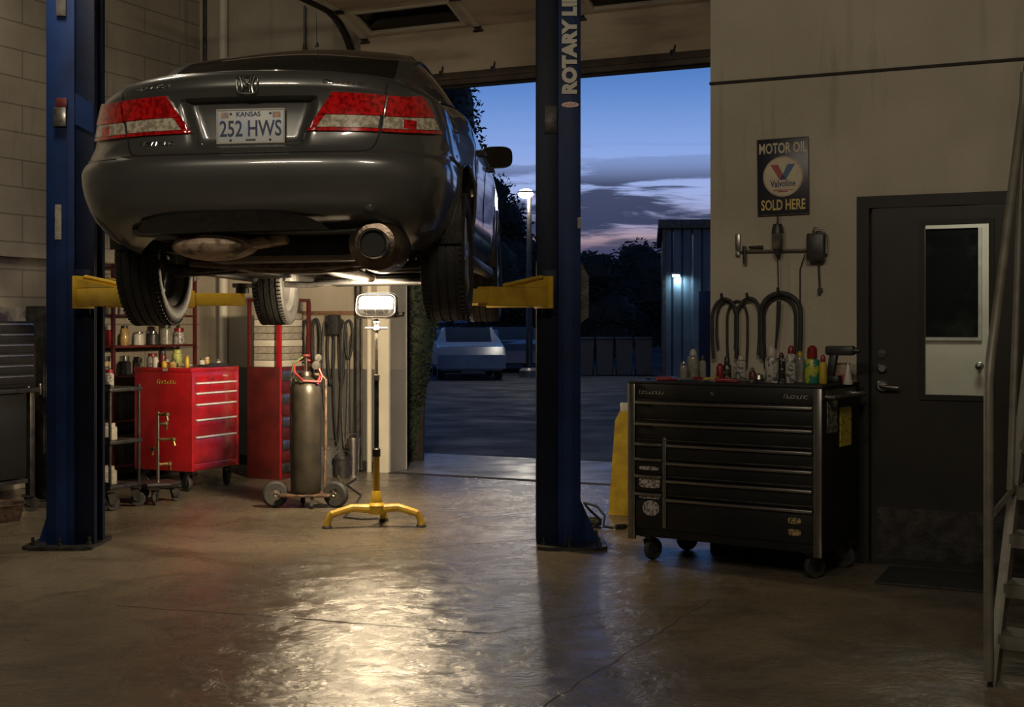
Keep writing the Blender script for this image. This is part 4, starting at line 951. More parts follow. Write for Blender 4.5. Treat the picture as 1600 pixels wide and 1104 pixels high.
# right side: chrome push handle and hung papers
MB().tube([(WC_, .05, zt_-.05), (WC_+.05, .05, zt_-.05), (WC_+.06, .08, zt_-.05), (WC_+.06, .50, zt_-.05), (WC_+.05, .53, zt_-.05), (WC_, .53, zt_-.05)], .014, 10).build('push_handle', 'brushed', ch)
MB().bb(WC_, WC_+.006, .06, .52, zt_-.06, zt_-.012).build('side_rail', 'brushed', ch)
MB().bb(WC_, WC_+.004, .07, .22, zt_-.25, zt_-.075).build('taped_note', pm('worn_note', (.20, .18, .14), (.04, .035, .03), 40, .7, lo=.45, hi=.56), ch)
MB().bb(WC_, WC_+.004, .27, .45, zt_-.34, zt_-.12).build('yellow_note', pm('note_yellow', (.45, .36, .05), (.10, .08, .03), 55, .6, lo=.56, hi=.6), ch)
def caster(parent, x, y, r, swivel, name='caster', z=Z0, w=.04, m='rubber'):
    T = Matrix.Translation((x, y, 0)) @ Matrix.Rotation(swivel, 4, 'Z')
    c = MB(); c.box((0, 0, z-.006), (.09, .09, .012), M=T).cone((0, 0, z-.03), (0, 0, z-.008), .03, .035, 16, M=T)
    for s in (-1, 1): c.prism([(-.03, z-.03), (.03, z-.03), (.045, r*1.0), (.02, r*.75), (-.01, r*.9)], s*(w/2+.008)-.003, s*(w/2+.008)+.003, 'y', M=T)
    c.cone((.025, -w/2-.014, r), (.025, w/2+.014, r), .008, .008, 10, M=T); o = c.build(name, 'dark_steel', parent)
    q_ = MB(); q_.lathe([(.001, -w/2), (r*.45, -w/2), (r*.5, -w/2+.004), (r*.92, -w/2+.002), (r, -w*.25), (r, w*.25), (r*.92, w/2-.002), (r*.5, w/2-.004), (r*.45, w/2), (.001, w/2)], 28, (.025, 0, r), 'y', M=T); q_.build('caster_wheel', m, o)
    return o
caster(ch, .09, .09, .066, radians(75)); caster(ch, WC_-.10, .09, .066, radians(60)); caster(ch, .10, DC-.09, .066, radians(40)); caster(ch, WC_-.09, DC-.09, .066, radians(20))

# things on the chest : positions in the chest's own frame (x along, y back)
def onch(x, y): v = Matrix.Rotation(-CA, 4, 'Z') @ Vector((x, y, 0)); return (x0c+v.x, y0c+v.y, Z1+.004)
def chest_at(px, y):  # x along the chest for an image column at depth y
    k = (px-800)/FPX; c, s_ = cos(CA), sin(CA)     # world = x0+ x*c + y*s_, y0 - x*s_ + y*c
    return (k*(y0c+y*c)-x0c-y*s_)/(c+k*s_)
pm('clear_plastic', (.16, .155, .13), (.26, .25, .21), 30, .18, coat=.4)
pm('spray_white', (.36, .34, .30), (.10, .09, .10), 45, .35, lo=.5, hi=.56)
pm('spray_black', (.02, .02, .022), (.30, .28, .26), 45, .35, lo=.58, hi=.62)
pm('lime_label', (.34, .36, .03), (.02, .15, .11), 20, .35, lo=.46, hi=.54)
pm('red_plastic', (.22, .012, .014), (.13, .008, .010), 12, .35)
pm('yellow_plastic', (.42, .30, .02), (.28, .18, .015), 12, .4)
def bottle(px, dy, r, h, capm, bodym, label, capf=.28, name='bottle', spray=False, group='bottles and cans on the black tool chest'):
    x = chest_at(px, dy); t = thing(name, label, name.replace('_', ' '), onch(x, dy), -CA, group)
    zb2 = h*(1-capf)
    MB().lathe([(.001, 0), (r*.94, 0), (r, .006), (r, zb2*.86), (r*.9, zb2*.94), (r*.5, zb2), (.001, zb2)], 24).build('container', bodym, t)
    if spray:
        MB().lathe([(.001, zb2-.002), (r*.45, zb2), (r*.42, h*.86), (.001, h*.87)], 16).box((-.012, 0, h*.93), (.07, .024, .03), b=.006).box((.005, 0, h*.84), (.03, .014, .035), (0, 25, 0), b=.004).build('trigger', capm, t)
    else: MB().lathe([(.001, zb2-.001), (r*.62, zb2), (r*.66, zb2+.006), (r*.6, h*.92), (r*.28, h), (.001, h)], 20).build('cap', capm, t)
    return t
def shaped(px, dy, mbf, m, name, label, cat, group=None, rz=0, extra=None):
    x = chest_at(px, dy); L = onch(x, dy); t = thing(name, label, cat, L, -CA+rz, group)
    mbf(MB()).build('body', m, t)
    for nm, mf_, mm in (extra or []): mf_(MB()).build(nm, mm, t)
    return t
bottle(1083, .34, .034, .185, 'white_plastic', 'clear_plastic', 'tall clear plastic jug at the far left of the chest top', .22, 'jug')
bottle(1068, .22, .022, .120, 'chrome', 'clear_plastic', 'slim clear bottle in front of the clear jug', .25)
bottle(1098, .28, .020, .150, 'black_plastic', 'clear_plastic', 'narrow dark-capped bottle right of the clear jug', .2)
bottle(1125, .36, .022, .10, 'red_plastic', 'red_plastic', 'small dark red can standing behind the scattered tools', .1, 'can')
bottle(1136, .42, .026, .145, 'black_plastic', 'spray_black', 'dark bottle on the chest below the hanging cables', .35)
bottle(1158, .40, .031, .150, 'white_plastic', 'spray_white', 'white jar with a dark label in the middle of the chest', .2, 'jar')
bottle(1176, .22, .022, .085, 'chrome', 'red_dark', 'short red tin with a shiny lid in the middle', .3, 'tin')
bottle(1206, .30, .040, .205, 'white_plastic', 'spray_white', 'big white squeeze bottle with a pointed cap', .28)
bottle(1221, .38, .024, .17, 'red_dark', 'spray_black', 'dark aerosol can behind the big white bottle', .15, 'aerosol_can')
bottle(1236, .24, .030, .215, 'red_plastic', 'spray_white', 'white aerosol can with a red and white nozzle', .22, 'aerosol_can')
bottle(1250, .34, .026, .18, 'yellow_plastic', 'clear_plastic', 'pale bottle with a yellow cap beside the green one', .18)
bottle(1269, .26, .044, .215, 'red_plastic', 'lime_label', 'yellow and green bottle with a large red cap', .34)
bottle(1286, .24, .022, .165, 'red_plastic', 'yellow_plastic', 'slim yellow bottle between the red-capped one and the drill', .25)
# cordless drill-like black tool, carton and cone at the right end
shaped(1313, .40, lambda m: m.box((0, 0, .185), (.17, .06, .055), b=.015).box((-.05, 0, .09), (.045, .045, .15), (0, 10, 0), b=.01).box((-.05, 0, .02), (.10, .07, .04), b=.008).cone((.085, 0, .185), (.115, 0, .185), .02, .012, 14), 'black_plastic', 'cordless_drill', 'black cordless drill standing upright at the right end of the chest', 'power tool')
shaped(1312, .52, lambda m: m.box((0, 0, .055), (.10, .07, .11), b=.003), pm('carton', (.28, .20, .14), (.30, .03, .03), 14, .7, lo=.48, hi=.53), 'carton', 'small red and tan carton behind the cordless drill', 'box')
shaped(1325, .22, lambda m: m.lathe([(.026, 0), (.026, .01), (.010, .10), (.004, .12), (.001, .121)], 18), 'white_plastic', 'nozzle', 'white pointed nozzle tube at the right corner of the chest', 'nozzle')
shaped(1186, .14, lambda m: m.lathe([(.001, 0), (.022, .002), (.03, .02), (.024, .045), (.001, .055)], 20), 'brushed', 'funnel', 'small rounded metal cup lying near the middle of the chest', 'cup')
# scattered hand tools on the left half
rn = random.Random(11)
def wrench(px, dy, L, a, m, label, z=.004):
    x = chest_at(px, dy); o_ = onch(x, dy)
    t = MB(); t.box((0, 0, 0), (L, .014, .008), b=.003)
    for s in (-1, 1): t.tube([(s*(L/2+.012)+.014*cos(q2), .014*sin(q2), 0) for q2 in [2*pi*i/12*(.82)+(.6 if s > 0 else pi+.6) for i in range(12)]], .006, 8)
    ob = t.build('wrench', m); ob.location = (o_[0], o_[1], o_[2]+z+.003); ob.rotation_euler = (0, 0, a); return tag(ob, label, 'wrench', 'hand tools scattered on the black tool chest')
def screwdriver(px, dy, L, a, m, label):
    x = chest_at(px, dy); o_ = onch(x, dy); t = thing('screwdriver', label, 'screwdriver', (o_[0], o_[1], o_[2]+.0135), a, 'hand tools scattered on the black tool chest')
    MB().lathe([(.001, 0), (.010, .002), (.013, .02), (.011, .05), (.013, .085), (.008, .10), (.001, .101)], 14, (-L/2, 0, 0), 'x').build('handle', m, t)
    MB().cone((-L/2+.1, 0, 0), (L/2, 0, 0), .0035, .003, 8).build('blade', 'chrome', t); return t
screwdriver(1055, .10, .24, radians(-10), 'red_plastic', 'red-handled screwdriver lying at the left front of the chest top')
screwdriver(1100, .12, .22, radians(-60), 'red_plastic', 'red-handled screwdriver lying crosswise near the clear bottles')
screwdriver(1150, .10, .25, radians(-20), 'red_plastic', 'red-handled screwdriver in front of the white jar')
screwdriver(1128, .17, .22, radians(5), 'yellow_plastic', 'yellow-handled screwdriver behind the middle red one')
wrench(1035, .22, .15, radians(-15), 'chrome', 'chrome wrench lying at the far left edge of the chest top')
wrench(1080, .06, .14, radians(-38), 'chrome', 'chrome wrench along the front edge of the chest top')
wrench(1197, .08, .15, radians(-30), 'chrome', 'chrome wrench before the big white bottle')
def pliers(px, dy, a, m, label, z=.008):
    x = chest_at(px, dy); o_ = onch(x, dy); t = thing('pliers', label, 'pliers', (o_[0], o_[1], o_[2]+z), a, 'hand tools scattered on the black tool chest')
    for s in (-1, 1): MB().tube([(-.02, 0, 0), (-.05, s*.018, 0), (-.13, s*.026, 0), (-.16, s*.018, 0)], .007, 8).build('grip', m, t)
    MB().box((.015, 0, 0), (.06, .018, .012), b=.003).lathe([(.012, -.007), (.012, .007)], 14, (-.015, 0, 0)).build('jaws', 'steel', t); return t
pliers(1068, .14, radians(10), 'red_plastic', 'red-gripped pliers among the tools on the left of the chest')
pliers(1112, .05, radians(150), 'red_plastic', 'red-gripped pliers at the front edge by the small red can')
pliers(1052, .30, radians(-70), 'red_plastic', 'red-gripped pliers at the back left of the chest top')

# yellow folded floor sign left of the chest
fx, fy = fl(974, 806); fy += .05
fs = thing('floor_sign', 'folded yellow plastic floor sign standing left of the black chest', 'sign', (fx+.03, fy, 0), radians(-20))
for s, nm in ((-1, 'front'), (1, 'back')):
    m = MB(); T = Matrix.Rotation(radians(s*-3.2), 4, 'X')
    m.prism([(-.125, .0), (.125, .0), (.085, .70), (.05, .77), (-.05, .77), (-.085, .70)], -.008, .008, 'y', M=Matrix.Translation((0, s*.055, .003)) @ Matrix.Rotation(radians(s*3.6), 4, 'X')); m.build('panel', 'yellow_plastic', fs)
MB().box((0, 0, .80), (.10, .035, .07), b=.012).build('handle', 'white_plastic', fs)
# air hose coil with couplings beside the right post
hx, hy = fl(922, 826)
hc = MB(); pts = []
for i in range(60):
    t = 2*pi*3*i/59; r_ = .075+.012*sin(5*t); pts.append((hx+r_*cos(t), hy+.12+r_*1.3*sin(t), .012+.018*i/59*2+.01*sin(2*t)))
hc.tube(pts, .010, 8); hc.tube([pts[-1], (hx+.0, hy+.1, .12), (hx-.04, hy+.08, .17), (hx+.05, hy+.05, .15), (hx+.10, hy, .09), (hx+.09, hy-.02, .02), (hx+.16, hy-.03, .012)], .009, 8)
tag(hc.build('air_hose', 'rubber'), 'tangled black hose heaped on the floor right of the right lift post', 'hose')
o = MB().box((hx+.21, hy-.02, .02), (.09, .035, .035), (0, 0, 25), b=.01).cone((hx+.24, hy-.01, .02), (hx+.30, hy+.02, .02), .008, .005, 10).build('hose_nozzle', 'dark_steel'); tag(o, 'small dark nozzle lying on the floor beside the hose heap', 'nozzle')

# ------------------------------------------------------------------ office wall: sign, fixtures, cables
SU0, SZ1 = on_n(1183, 218, NO-.02); SU1, SZ0 = on_n(1264, 334, NO-.02)
SM = BM @ Matrix.Translation(((SU0+SU1)/2, NO-.014, (SZ0+SZ1)/2-.0)) @ Matrix.Rotation(radians(-.6), 4, 'Y')
sw_, sh_ = SU1-SU0, SZ1-SZ0
sg = thing('motor_oil_sign', 'dark enamel motor oil sign on the wall left of the door', 'sign'); sg.matrix_world = SM
pm('sign_navy', (.012, .014, .026), (.02, .02, .03), 6, .35); pm('sign_cream', (.50, .44, .31), (.40, .34, .23), 9, .4); pm('sign_yellow', (.55, .42, .12), (.45, .33, .09), 9, .4)
pm('sign_blue', (.02, .10, .20), (.02, .08, .16), 9, .4); pm('sign_red', (.30, .03, .03), (.22, .02, .02), 9, .4)
MB().box((0, 0, 0), (sw_, .006, sh_), b=.002).build('board', 'sign_navy', sg)
m = MB(); t_ = .004
for (c, d) in (((0, -.004, sh_/2-t_/2), (sw_, .004, t_)), ((0, -.004, -sh_/2+t_/2), (sw_, .004, t_)), ((sw_/2-t_/2, -.004, 0), (t_, .004, sh_-2*t_)), ((-sw_/2+t_/2, -.004, 0), (t_, .004, sh_-2*t_))): m.box(c, d)
m.build('border', 'rust', sg)
R0 = sw_*.385
def disc(r, y, mname, nm): MB().prism([(r*cos(t), r*sin(t)) for t in [2*pi*i/48 for i in range(48)]], y-.0008, y, 'y').build(nm, mname, sg)
disc(R0, -.0034, 'sign_cream', 'roundel'); 
m = MB(); m.tube([(R0*.955*cos(t), -.0044, R0*.955*sin(t)) for t in [2*pi*i/48 for i in range(48)]], .0012, 6, closed=True); m.build('roundel_ring', 'sign_red', sg)
k = R0
m = MB(); m.prism([(-.62*k, .60*k), (-.24*k, .60*k), (.06*k, .0), (-.06*k, -.16*k), (-.16*k, -.16*k)], -.0052, -.0044, 'y'); m.build('emblem_left', 'sign_red', sg)
m = MB(); m.prism([(.62*k, .60*k), (.24*k, .60*k), (-.03*k, .06*k), (-.12*k, -.16*k), (.14*k, -.16*k)], -.0060, -.0053, 'y'); m.build('emblem_right', 'sign_blue', sg)
m = MB(); m.prism([(.0, .10*k), (.09*k, .0), (.15*k, -.16*k), (-.16*k, -.16*k)], -.0066, -.0061, 'y'); m.build('emblem_base', 'plate_ink', sg)
def st(s, size, z, mname, nm, sx, b=.001): text_mesh(s, size, nm, mname, sg, Matrix.Translation((0, -.0048, z)) @ UPY, bold=b, sx=sx, depth=.0006)
st('MOTOR OIL', .088, sh_*.365, 'sign_cream', 'lettering_top', .61, .0018); st('SOLD HERE', .088, -sh_*.375, 'sign_yellow', 'lettering_bottom', .60, .0018)
st('Valvoline', .056, -.36*k, 'plate_ink', 'lettering_brand', .75, .0010)
MB().bb(-.50*k, .50*k, -.0052, -.0044, -.70*k, -.66*k).bb(-.25*k, .25*k, -.0052, -.0044, -.78*k, -.72*k).build('brand_underline', 'sign_red', sg)
# air line with water filter, reel box
def wp(px, py, off=0): u_, z_ = on_n(px, py, NO-off); return (u_, NO-off, z_)
al = thing('air_line', 'thin grey air line fixed along the wall below the oil sign', 'pipe')
MB(BM).tube([wp(1155, 392, .03), wp(1268, 390, .03)], .007, 8).build('pipe', 'steel', al)
MB(BM).box(wp(1153, 378, .012), (.03, .02, .10), b=.004).box(wp(1153, 397, .012), (.026, .022, .03), b=.004).build('wall_bracket', 'steel', al)
MB(BM).tube([wp(1163, 384, .035), wp(1164, 412, .035)], .012, 8).build('coupling', 'dark_steel', al)
MB(BM).tube([wp(1170, 386, .03), wp(1192, 386, .03)], .010, 8, rs=[.006, .012]).build('coupling', 'dark_steel', al)
fl_ = thing('air_filter', 'dark air filter with a clear bowl hanging below the oil sign', 'air filter')
m = MB(BM); c = wp(1215, 372, .06); m.lathe([(.001, .09), (.026, .085), (.034, .06), (.036, .03)], 20, c).tube([(c[0], c[1], c[2]+.08), (c[0]+.004, c[1], c[2]+.16)], .006, 8); m.build('head', 'black_plastic', fl_)
m = MB(BM); m.lathe([(.034, .03), (.034, -.05), (.03, -.065), (.001, -.066)], 20, c); m.build('bowl', pm('smoky', (.16, .15, .12), (.06, .055, .045), 20, .2, coat=.4), fl_)
m = MB(BM); m.lathe([(.028, -.064), (.024, -.085), (.008, -.115), (.001, -.118)], 16, c).tube([(c[0], c[1], c[2]-.11), (c[0]+.004, c[1]+.01, c[2]-.33)], .004, 6); m.build('drain', 'black_plastic', fl_)
m = MB(BM); m.box((c[0], NO-.03, c[2]+.02), (.04, .05, .03)); m.build('mount', 'dark_steel', fl_)
rb = thing('switch_box', 'black box with a bail hanging on the wall right of the air filter', 'box')
c = wp(1275, 386, .05); MB(BM).box(c, (.105, .07, .165), b=.012).build('case', 'black_plastic', rb)
MB(BM).tube([(c[0]-.02, c[1], c[2]+.085), (c[0]-.01, c[1], c[2]+.115), (c[0]+.03, c[1], c[2]+.11), (c[0]+.06, c[1]+.01, c[2]+.07), (c[0]+.06, c[1]+.01, c[2]-.04)], .007, 8).build('bail', 'steel', rb)
MB(BM).tube([(c[0]+.01, c[1]+.02, c[2]-.08), (c[0]+.016, c[1]+.03, c[2]-.25), (c[0]+.012, c[1]+.03, c[2]-.28)], .006, 8, rs=[.006, .006, .013]).box((c[0]+.018, c[1]+.03, c[2]-.255), (.03, .012, .02)).build('cord', 'black_plastic', rb)
MB(BM).box((c[0], NO-.007, c[2]), (.06, .015, .10)).build('back_plate', 'dark_steel', rb)
a1 = wp(1258, 396, .03); a2 = wp(1250, 420, .02); a3 = wp(1251, 520, .02)
tag(MB(BM).tube([a1, a2, wp(1250, 470, .02), a3], .004, 6).build('cable', 'black_plastic'), 'thin black cable running down the wall from the switch box', 'cable')
def loop(px0, px1, pyt, pyb, r, label, off=.05, n=16, nails=True, name='cable_loop', skew=0):
    T_ = thing(name, label, 'cable'); pts = []
    for i in range(n+1):
        t = pi*i/n; x = (px0+px1)/2-(px1-px0)/2*cos(t); y = pyb-0; yy = (pyt+30) - 30*sin(t)
        pts.append(wp(x+skew*sin(t), yy, off))
    pts = [wp(px0+2, pyb, off), wp(px0, (pyb+pyt)/2+15, off)]+pts+[wp(px1, (pyb+pyt)/2+15, off), wp(px1-2, pyb, off)]
    MB(BM).tube(pts, r, 8).build('cable', 'rubber', T_)
    if nails:
        p_ = wp((px0+px1)/2+skew, pyt-1, 0); MB(BM).tube([(p_[0], NO-.004, p_[2]), (p_[0], NO-off-.02, p_[2]), (p_[0], NO-off-.025, p_[2]+.03)], .009, 8).build('hook', 'dark_steel', T_)
    return T_
loop(1113, 1152, 467, 560, .011, 'black cable looped over a hook at the left end of the office wall', .05)
loop(1120, 1150, 471, 545, .008, 'thinner black cable hanging inside the leftmost loop', .025, nails=False)
loop(1150, 1187, 466, 555, .012, 'black hose bunched over the second hook of the office wall', .045, skew=3)
loop(1136, 1168, 470, 575, .008, 'slack black lead hanging between the first two hooks', .02, nails=False)
loop(1189, 1251, 458, 560, .015, 'thick black jumper cable arched over the hook above the bottles', .05)
loop(1194, 1243, 464, 575, .010, 'second black cable arched inside the thick jumper cable', .022, nails=False)
cb = MB(BM); cb.tube([wp(1217, 470, .06), wp(1216, 500, .06), wp(1212, 545, .055)], .012, 8, rs=[.014, .012, .006]); tag(cb.build('cable_clamp', 'black_plastic'), 'black clamp hanging straight down inside the arched jumper cable', 'clamp')
for (px, py) in ((1129, 466), (1162, 470)):
    pass

# ------------------------------------------------------------------ steep steel stair on the right
sx0, sy0 = fl(1548, 1068)
pm('stair_paint', (.14, .13, .105), (.09, .083, .066), 9, .5, .2, bump=.1)
stt = thing('stair', 'steep steel stair with a tube handrail at the right edge', 'stair', (sx0+.015, sy0, 0), 0)
dx, dy, dz = .055, .085, .185
a_s = atan2(dx, dy); RT = Matrix.Rotation(-a_s, 4, 'Z'); run = sqrt(dx*dx+dy*dy); Ntr = 17
def stringer(xo):
    m = MB(); L = Ntr*run; H = Ntr*dz; w = .115
    m.prism([(-.03, 0), (.075, 0), (L+.075, H), (L-.03, H)], xo-.02, xo+.004, 'x', M=RT)
    m.prism([(-.045, 0), (-.03, 0), (L-.03, H), (L-.045, H)], xo-.025, xo+.012, 'x', M=RT)
    return m.build('stringer', 'stair_paint', stt)
stringer(0); stringer(.78)
for k in range(1, Ntr+1):
    m = MB(); yy = k*run; z = k*dz; m.bb(.004, .756, yy-.06, yy+.11, z-.008, z, M=RT).bb(.004, .756, yy-.065, yy-.055, z-.052, z, M=RT).bb(.004, .756, yy+.105, yy+.11, z-.03, z, M=RT); m.build('tread', 'stair_paint', stt)
hr = MB(); pts = [(-.005, -.075, .03), (-.005, -.075, .9), (-.005, -.075, 1.18), (-.005, -.05, 1.27)]
k = 9; pts += [(-.005, -.05+run*q, 1.27+dz*q) for q in (1, 4, 9, Ntr)]
hr.tube(pts, .019, 12, M=RT); hr.build('handrail', 'stair_paint', stt)
MB().tube([(-.005, -.06, .66), (-.0, .38, .74)], .012, 8, M=RT).build('rail_bracket', 'steel', stt)
MB().tube([(-.005, .30, .73), (-.005, .56, 2.50)], .015, 8, M=RT).build('rail_post', 'stair_paint', stt)
hr2 = MB(); hr2.tube([(p[0]+.78, p[1], p[2]) for p in pts], .019, 12, M=RT); hr2.build('handrail', 'stair_paint', stt)
# ------------------------------------------------------------------ left side: red chest and clutter
RZ = radians(65)
def place(px, D): return ((px-800)/FPX*D, D)
rx0, ry0 = place(298, 11.0); RW, RD, RZ1 = .645, .60, 1.044
rc = thing('tool_chest', 'bright red tool chest on casters with bright drawer trims, left of the gas cylinder', 'tool chest', (rx0, ry0, 0), RZ)
MB().bb(0, RW, 0, RD, .175, RZ1-.03, b=.004).build('body', 'red_paint', rc)
MB().bb(-.006, RW+.006, -.010, RD+.006, RZ1-.035, RZ1, b=.005).build('top', 'red_paint', rc)
for xa in (0, RW-.045): MB().bb(xa, xa+.045, -.012, 0, .175, RZ1-.035, b=.004).build('corner_post', 'red_paint', rc)
zz = RZ1-.045
for a_, b2 in ((.0, .075), (.075, .160), (.160, .255), (.255, .385), (.385, .53), (.53, .76)):
    d = MB(); d.bb(.050, RW-.050, -.008, 0, zz-b2+.004, zz-a_-.003, b=.002); o = d.build('drawer', 'red_paint', rc)
    if a_ > 0: MB().bb(.050, RW-.050, -.030, -.008, zz-a_-.018, zz-a_-.003, b=.004).build('handle', 'bright_trim', o)
MB().bb(.02, RW-.02, -.01, 0, .19, .235, b=.003).build('kick_rail', 'red_paint', rc)
MB().lathe([(.011, 0), (.011, -.005), (.001, -.006)], 14, (.28, -.008, zz-.05), 'y').build('lock', 'chrome', rc)
mb = MB()
for st_ in scribble(4, .07, .018, 51): mb.tube([(.46+x, -.0095, zz-.028+z) for x, z in st_], .0018, 6)
mb.build('badge', 'white_plastic', rc)
mb = MB()      # illegible script on the broad side
for st_ in scribble(7, .20, .035, 52): mb.tube([(-.0015, .26-x, zz-.07+z) for x, z in st_], .003, 6)
mb.build('badge', 'yellow_plastic', rc)
MB().bb(-.009, -.004, .24, .29, RZ1-.028, RZ1-.004).build('sticker', 'paper', rc)
for (x, y, a) in ((.06, .07, 1.2), (RW-.06, .07, .9), (.07, RD-.07, 1.5), (RW-.07, RD-.07, 1)): caster(rc, x, y, .064, a, z=.175, m='rubber')
def onr(x, y, z=RZ1): v = Matrix.Rotation(RZ, 4, 'Z') @ Vector((x, y, 0)); return (rx0+v.x, ry0+v.y, z)
G2 = 'odds and ends on top of the red tool chest'
def jar(loc, r, h, body, capm, label, group=G2, name='jar', capf=.2, cat=None):
    t = thing(name, label, cat or name.replace('_', ' '), loc, 0, group); zb2 = h*(1-capf)
    MB().lathe([(.001, 0), (r*.93, 0), (r, .005), (r, zb2*.9), (r*.75, zb2), (.001, zb2)], 18).build('container', body, t)
    MB().lathe([(.001, zb2), (r*.78, zb2), (r*.78, h*.98), (.001, h)], 18).build('cap', capm, t); return t
pm('amber', (.45, .30, .10), (.20, .12, .04), 20, .25, coat=.4)
jar(onr(.08, .44), .028, .085, 'white_plastic', 'white_plastic', 'stubby white pot near the left end of the red chest top')
jar(onr(.07, .34), .022, .055, 'yellow_plastic', 'yellow_plastic', 'small yellow tub beside the stubby white pot')
jar(onr(.10, .27), .030, .060, 'amber', 'chrome', 'low amber jar with a shiny lid at the middle of the chest top edge')
jar(onr(.20, .20), .020, .100, 'yellow_plastic', 'amber', 'upright amber bottle behind the low amber jar', name='bottle')
jar(onr(.30, .12), .026, .075, 'white_plastic', 'chrome', 'white tin with a shiny lid above the drawers of the red chest')
jar(onr(.42, .16), .024, .085, 'amber', 'white_plastic', 'amber bottle with a white cap above the drawers', name='bottle')
jar(onr(.50, .10), .020, .060, 'spray_white', 'chrome', 'small pale can at the far end of the red chest top', name='can')
jar(onr(.22, .48), .032, .14, 'red_dark', 'black_plastic', 'dark red bottle at the back of the red chest top', name='bottle')
jar(onr(.34, .42), .045, .15, pm('lime_dull', (.32, .34, .08), (.15, .16, .05), 12, .5), 'lime_dull', 'dull lime jug standing at the back of the red chest top', name='jug')
o = MB().bb(-.13, .13, -.07, .07, 0, .022, b=.008).bb(-.12, .12, -.06, -.05, .022, .034).build('tray', 'black_plastic'); o.location = onr(.40, .05+.03); o.rotation_euler = (0, 0, RZ); tag(o, 'flat black tool tray on the front edge of the red chest', 'tray')
o = MB().tube([(-.08, 0, .012), (-.03, .02, .012), (.03, -.01, .012), (.09, .01, .012)], .011, 8).build('rag', 'paper'); o.location = onr(.30, .32); tag(o, 'twisted pale rag lying across the red chest top', 'rag', G2)

# red open shelf unit at the left wall near the corner
def shelf_unit(u0, u1, n0, n1, H, levels, m, label, cat='shelf'):
    t = thing('shelf_unit', label, cat, B(u0, n0, 0), -ANG)
    for a in (0, u1-u0-.03):
        for b2 in (0, n1-n0-.03): MB().bb(a, a+.03, b2, b2+.03, 0, H, b=.002).build('upright', m, t)
    for z in levels: MB().bb(0, u1-u0, 0, n1-n0, z-.02, z, b=.002).build('shelf', m, t)
    return t
shelf_unit(UL+.03, UL+.46, -1.78, -.62, 1.95, (.15, .55, .95, 1.22, 1.50, 1.93), 'red_dark', 'dark red open shelf unit crowded with supplies behind the red tool chest')
rn = random.Random(5); G3 = 'supplies on the dark red shelf unit'
cols = [('white_plastic', 'chrome', 'white'), ('amber', 'black_plastic', 'amber'), ('red_plastic', 'white_plastic', 'red'), ('spray_white', 'red_plastic', 'speckled white'), ('clear_plastic', 'black_plastic', 'clear'), ('black_plastic', 'chrome', 'black')]
pos = ['end nearest the lens', 'second from the near end', 'third from the near end', 'fourth from the near end', 'place next to the far end', 'far end by the corner']
for li, (zsh, nm) in enumerate(((.95, 'low shelf'), (1.22, 'middle shelf'), (1.50, 'high shelf'))):
    for k in range(6):
        b_, c_, w = cols[(k*5+li*2) % 6]
        jar(B(UL+.33, -1.68+.19*k, zsh), rn.uniform(.038, .06), rn.uniform(.11, .20), b_, c_, f'{w} container on the {nm} of the red unit, {pos[k]}', G3, 'container', rn.uniform(.12, .3))
for k, (nn_, zz_, lb) in enumerate(((-1.60, .15, 'black crate on the bottom of the red unit, near end'), (-1.12, .15, 'black crate on the bottom of the red unit, far end'), (-1.60, .55, 'black crate on the second shelf of the red unit, near end'), (-1.12, .55, 'black crate on the second shelf of the red unit, far end'))):
    o = MB().bb(0, .34, 0, .36, 0, .26, b=.008).bb(-.01, .35, -.01, .37, .235, .265, b=.006).build('crate', 'black_satin'); o.location = B(UL+.08, nn_, zz_+.001); o.rotation_euler = (0, 0, -ANG); tag(o, lb, 'crate', 'crates on the lower shelves of the red unit')
# pale poster and hanging rags on left wall
o = MB(BM).bb(UL+.002, UL+.008, -2.75, -2.35, 1.12, 1.56).build('poster', pm('poster_print', (.34, .31, .26), (.10, .08, .11), 7, .7, lo=.45, hi=.55)); tag(o, 'faded poster on the left wall behind the left lift post', 'poster')
# tall red cabinet with stacked parts boxes
tx, ty = place(437, 11.9)
tc_ = thing('cabinet', 'tall dark red cabinet with a light-edged upright, behind the gas cylinder', 'cabinet', (tx, ty, 0), RZ)
MB().bb(0, .50, 0, .36, .0, 1.02, b=.004).build('body', 'red_dark', tc_)
MB().bb(-.004, .03, -.006, .035, 1.02, 1.62, b=.003).build('upright', 'red_paint', tc_)
for ya in (-.006, .33): MB().bb(.47, .50, ya, ya+.035, 1.02, 1.62, b=.003).build('upright', 'red_dark', tc_)
MB().bb(.0, .03, .33, .36, 1.02, 1.62, b=.003).build('upright', 'red_dark', tc_)
MB().bb(0, .50, 0, .36, 1.62, 1.65, b=.003).build('top', 'red_dark', tc_)
MB().bb(-.006, .022, -.006, .0, .01, 1.02).build('corner_trim', 'red_paint', tc_)
for k in range(9): MB().bb(.035, .48, -.016, -.0, .06+.105*k, .06+.105*k+.085, b=.003).build('drawer', 'red_dark' if k % 2 else 'steel', tc_)
for k in range(8):
    o = MB().bb(-.20, .20, -.13, .13, 0, .058, b=.004).build('parts_box', 'paper' if k % 3 else 'cream_paint'); v = Matrix.Rotation(RZ, 4, 'Z') @ Vector((.25, .19, 0)); o.location = (tx+v.x, ty+v.y, 1.022+.062*k); o.rotation_euler = (0, 0, RZ+rn.uniform(-.03, .03))
    tag(o, 'pale flat parts box, '+['lowest', 'second from the bottom', 'third from the bottom', 'fourth from the bottom', 'fourth from the top', 'third from the top', 'second from the top', 'topmost'][k]+' of the stack in the tall red cabinet', 'box', 'flat parts boxes stacked in the red cabinet')
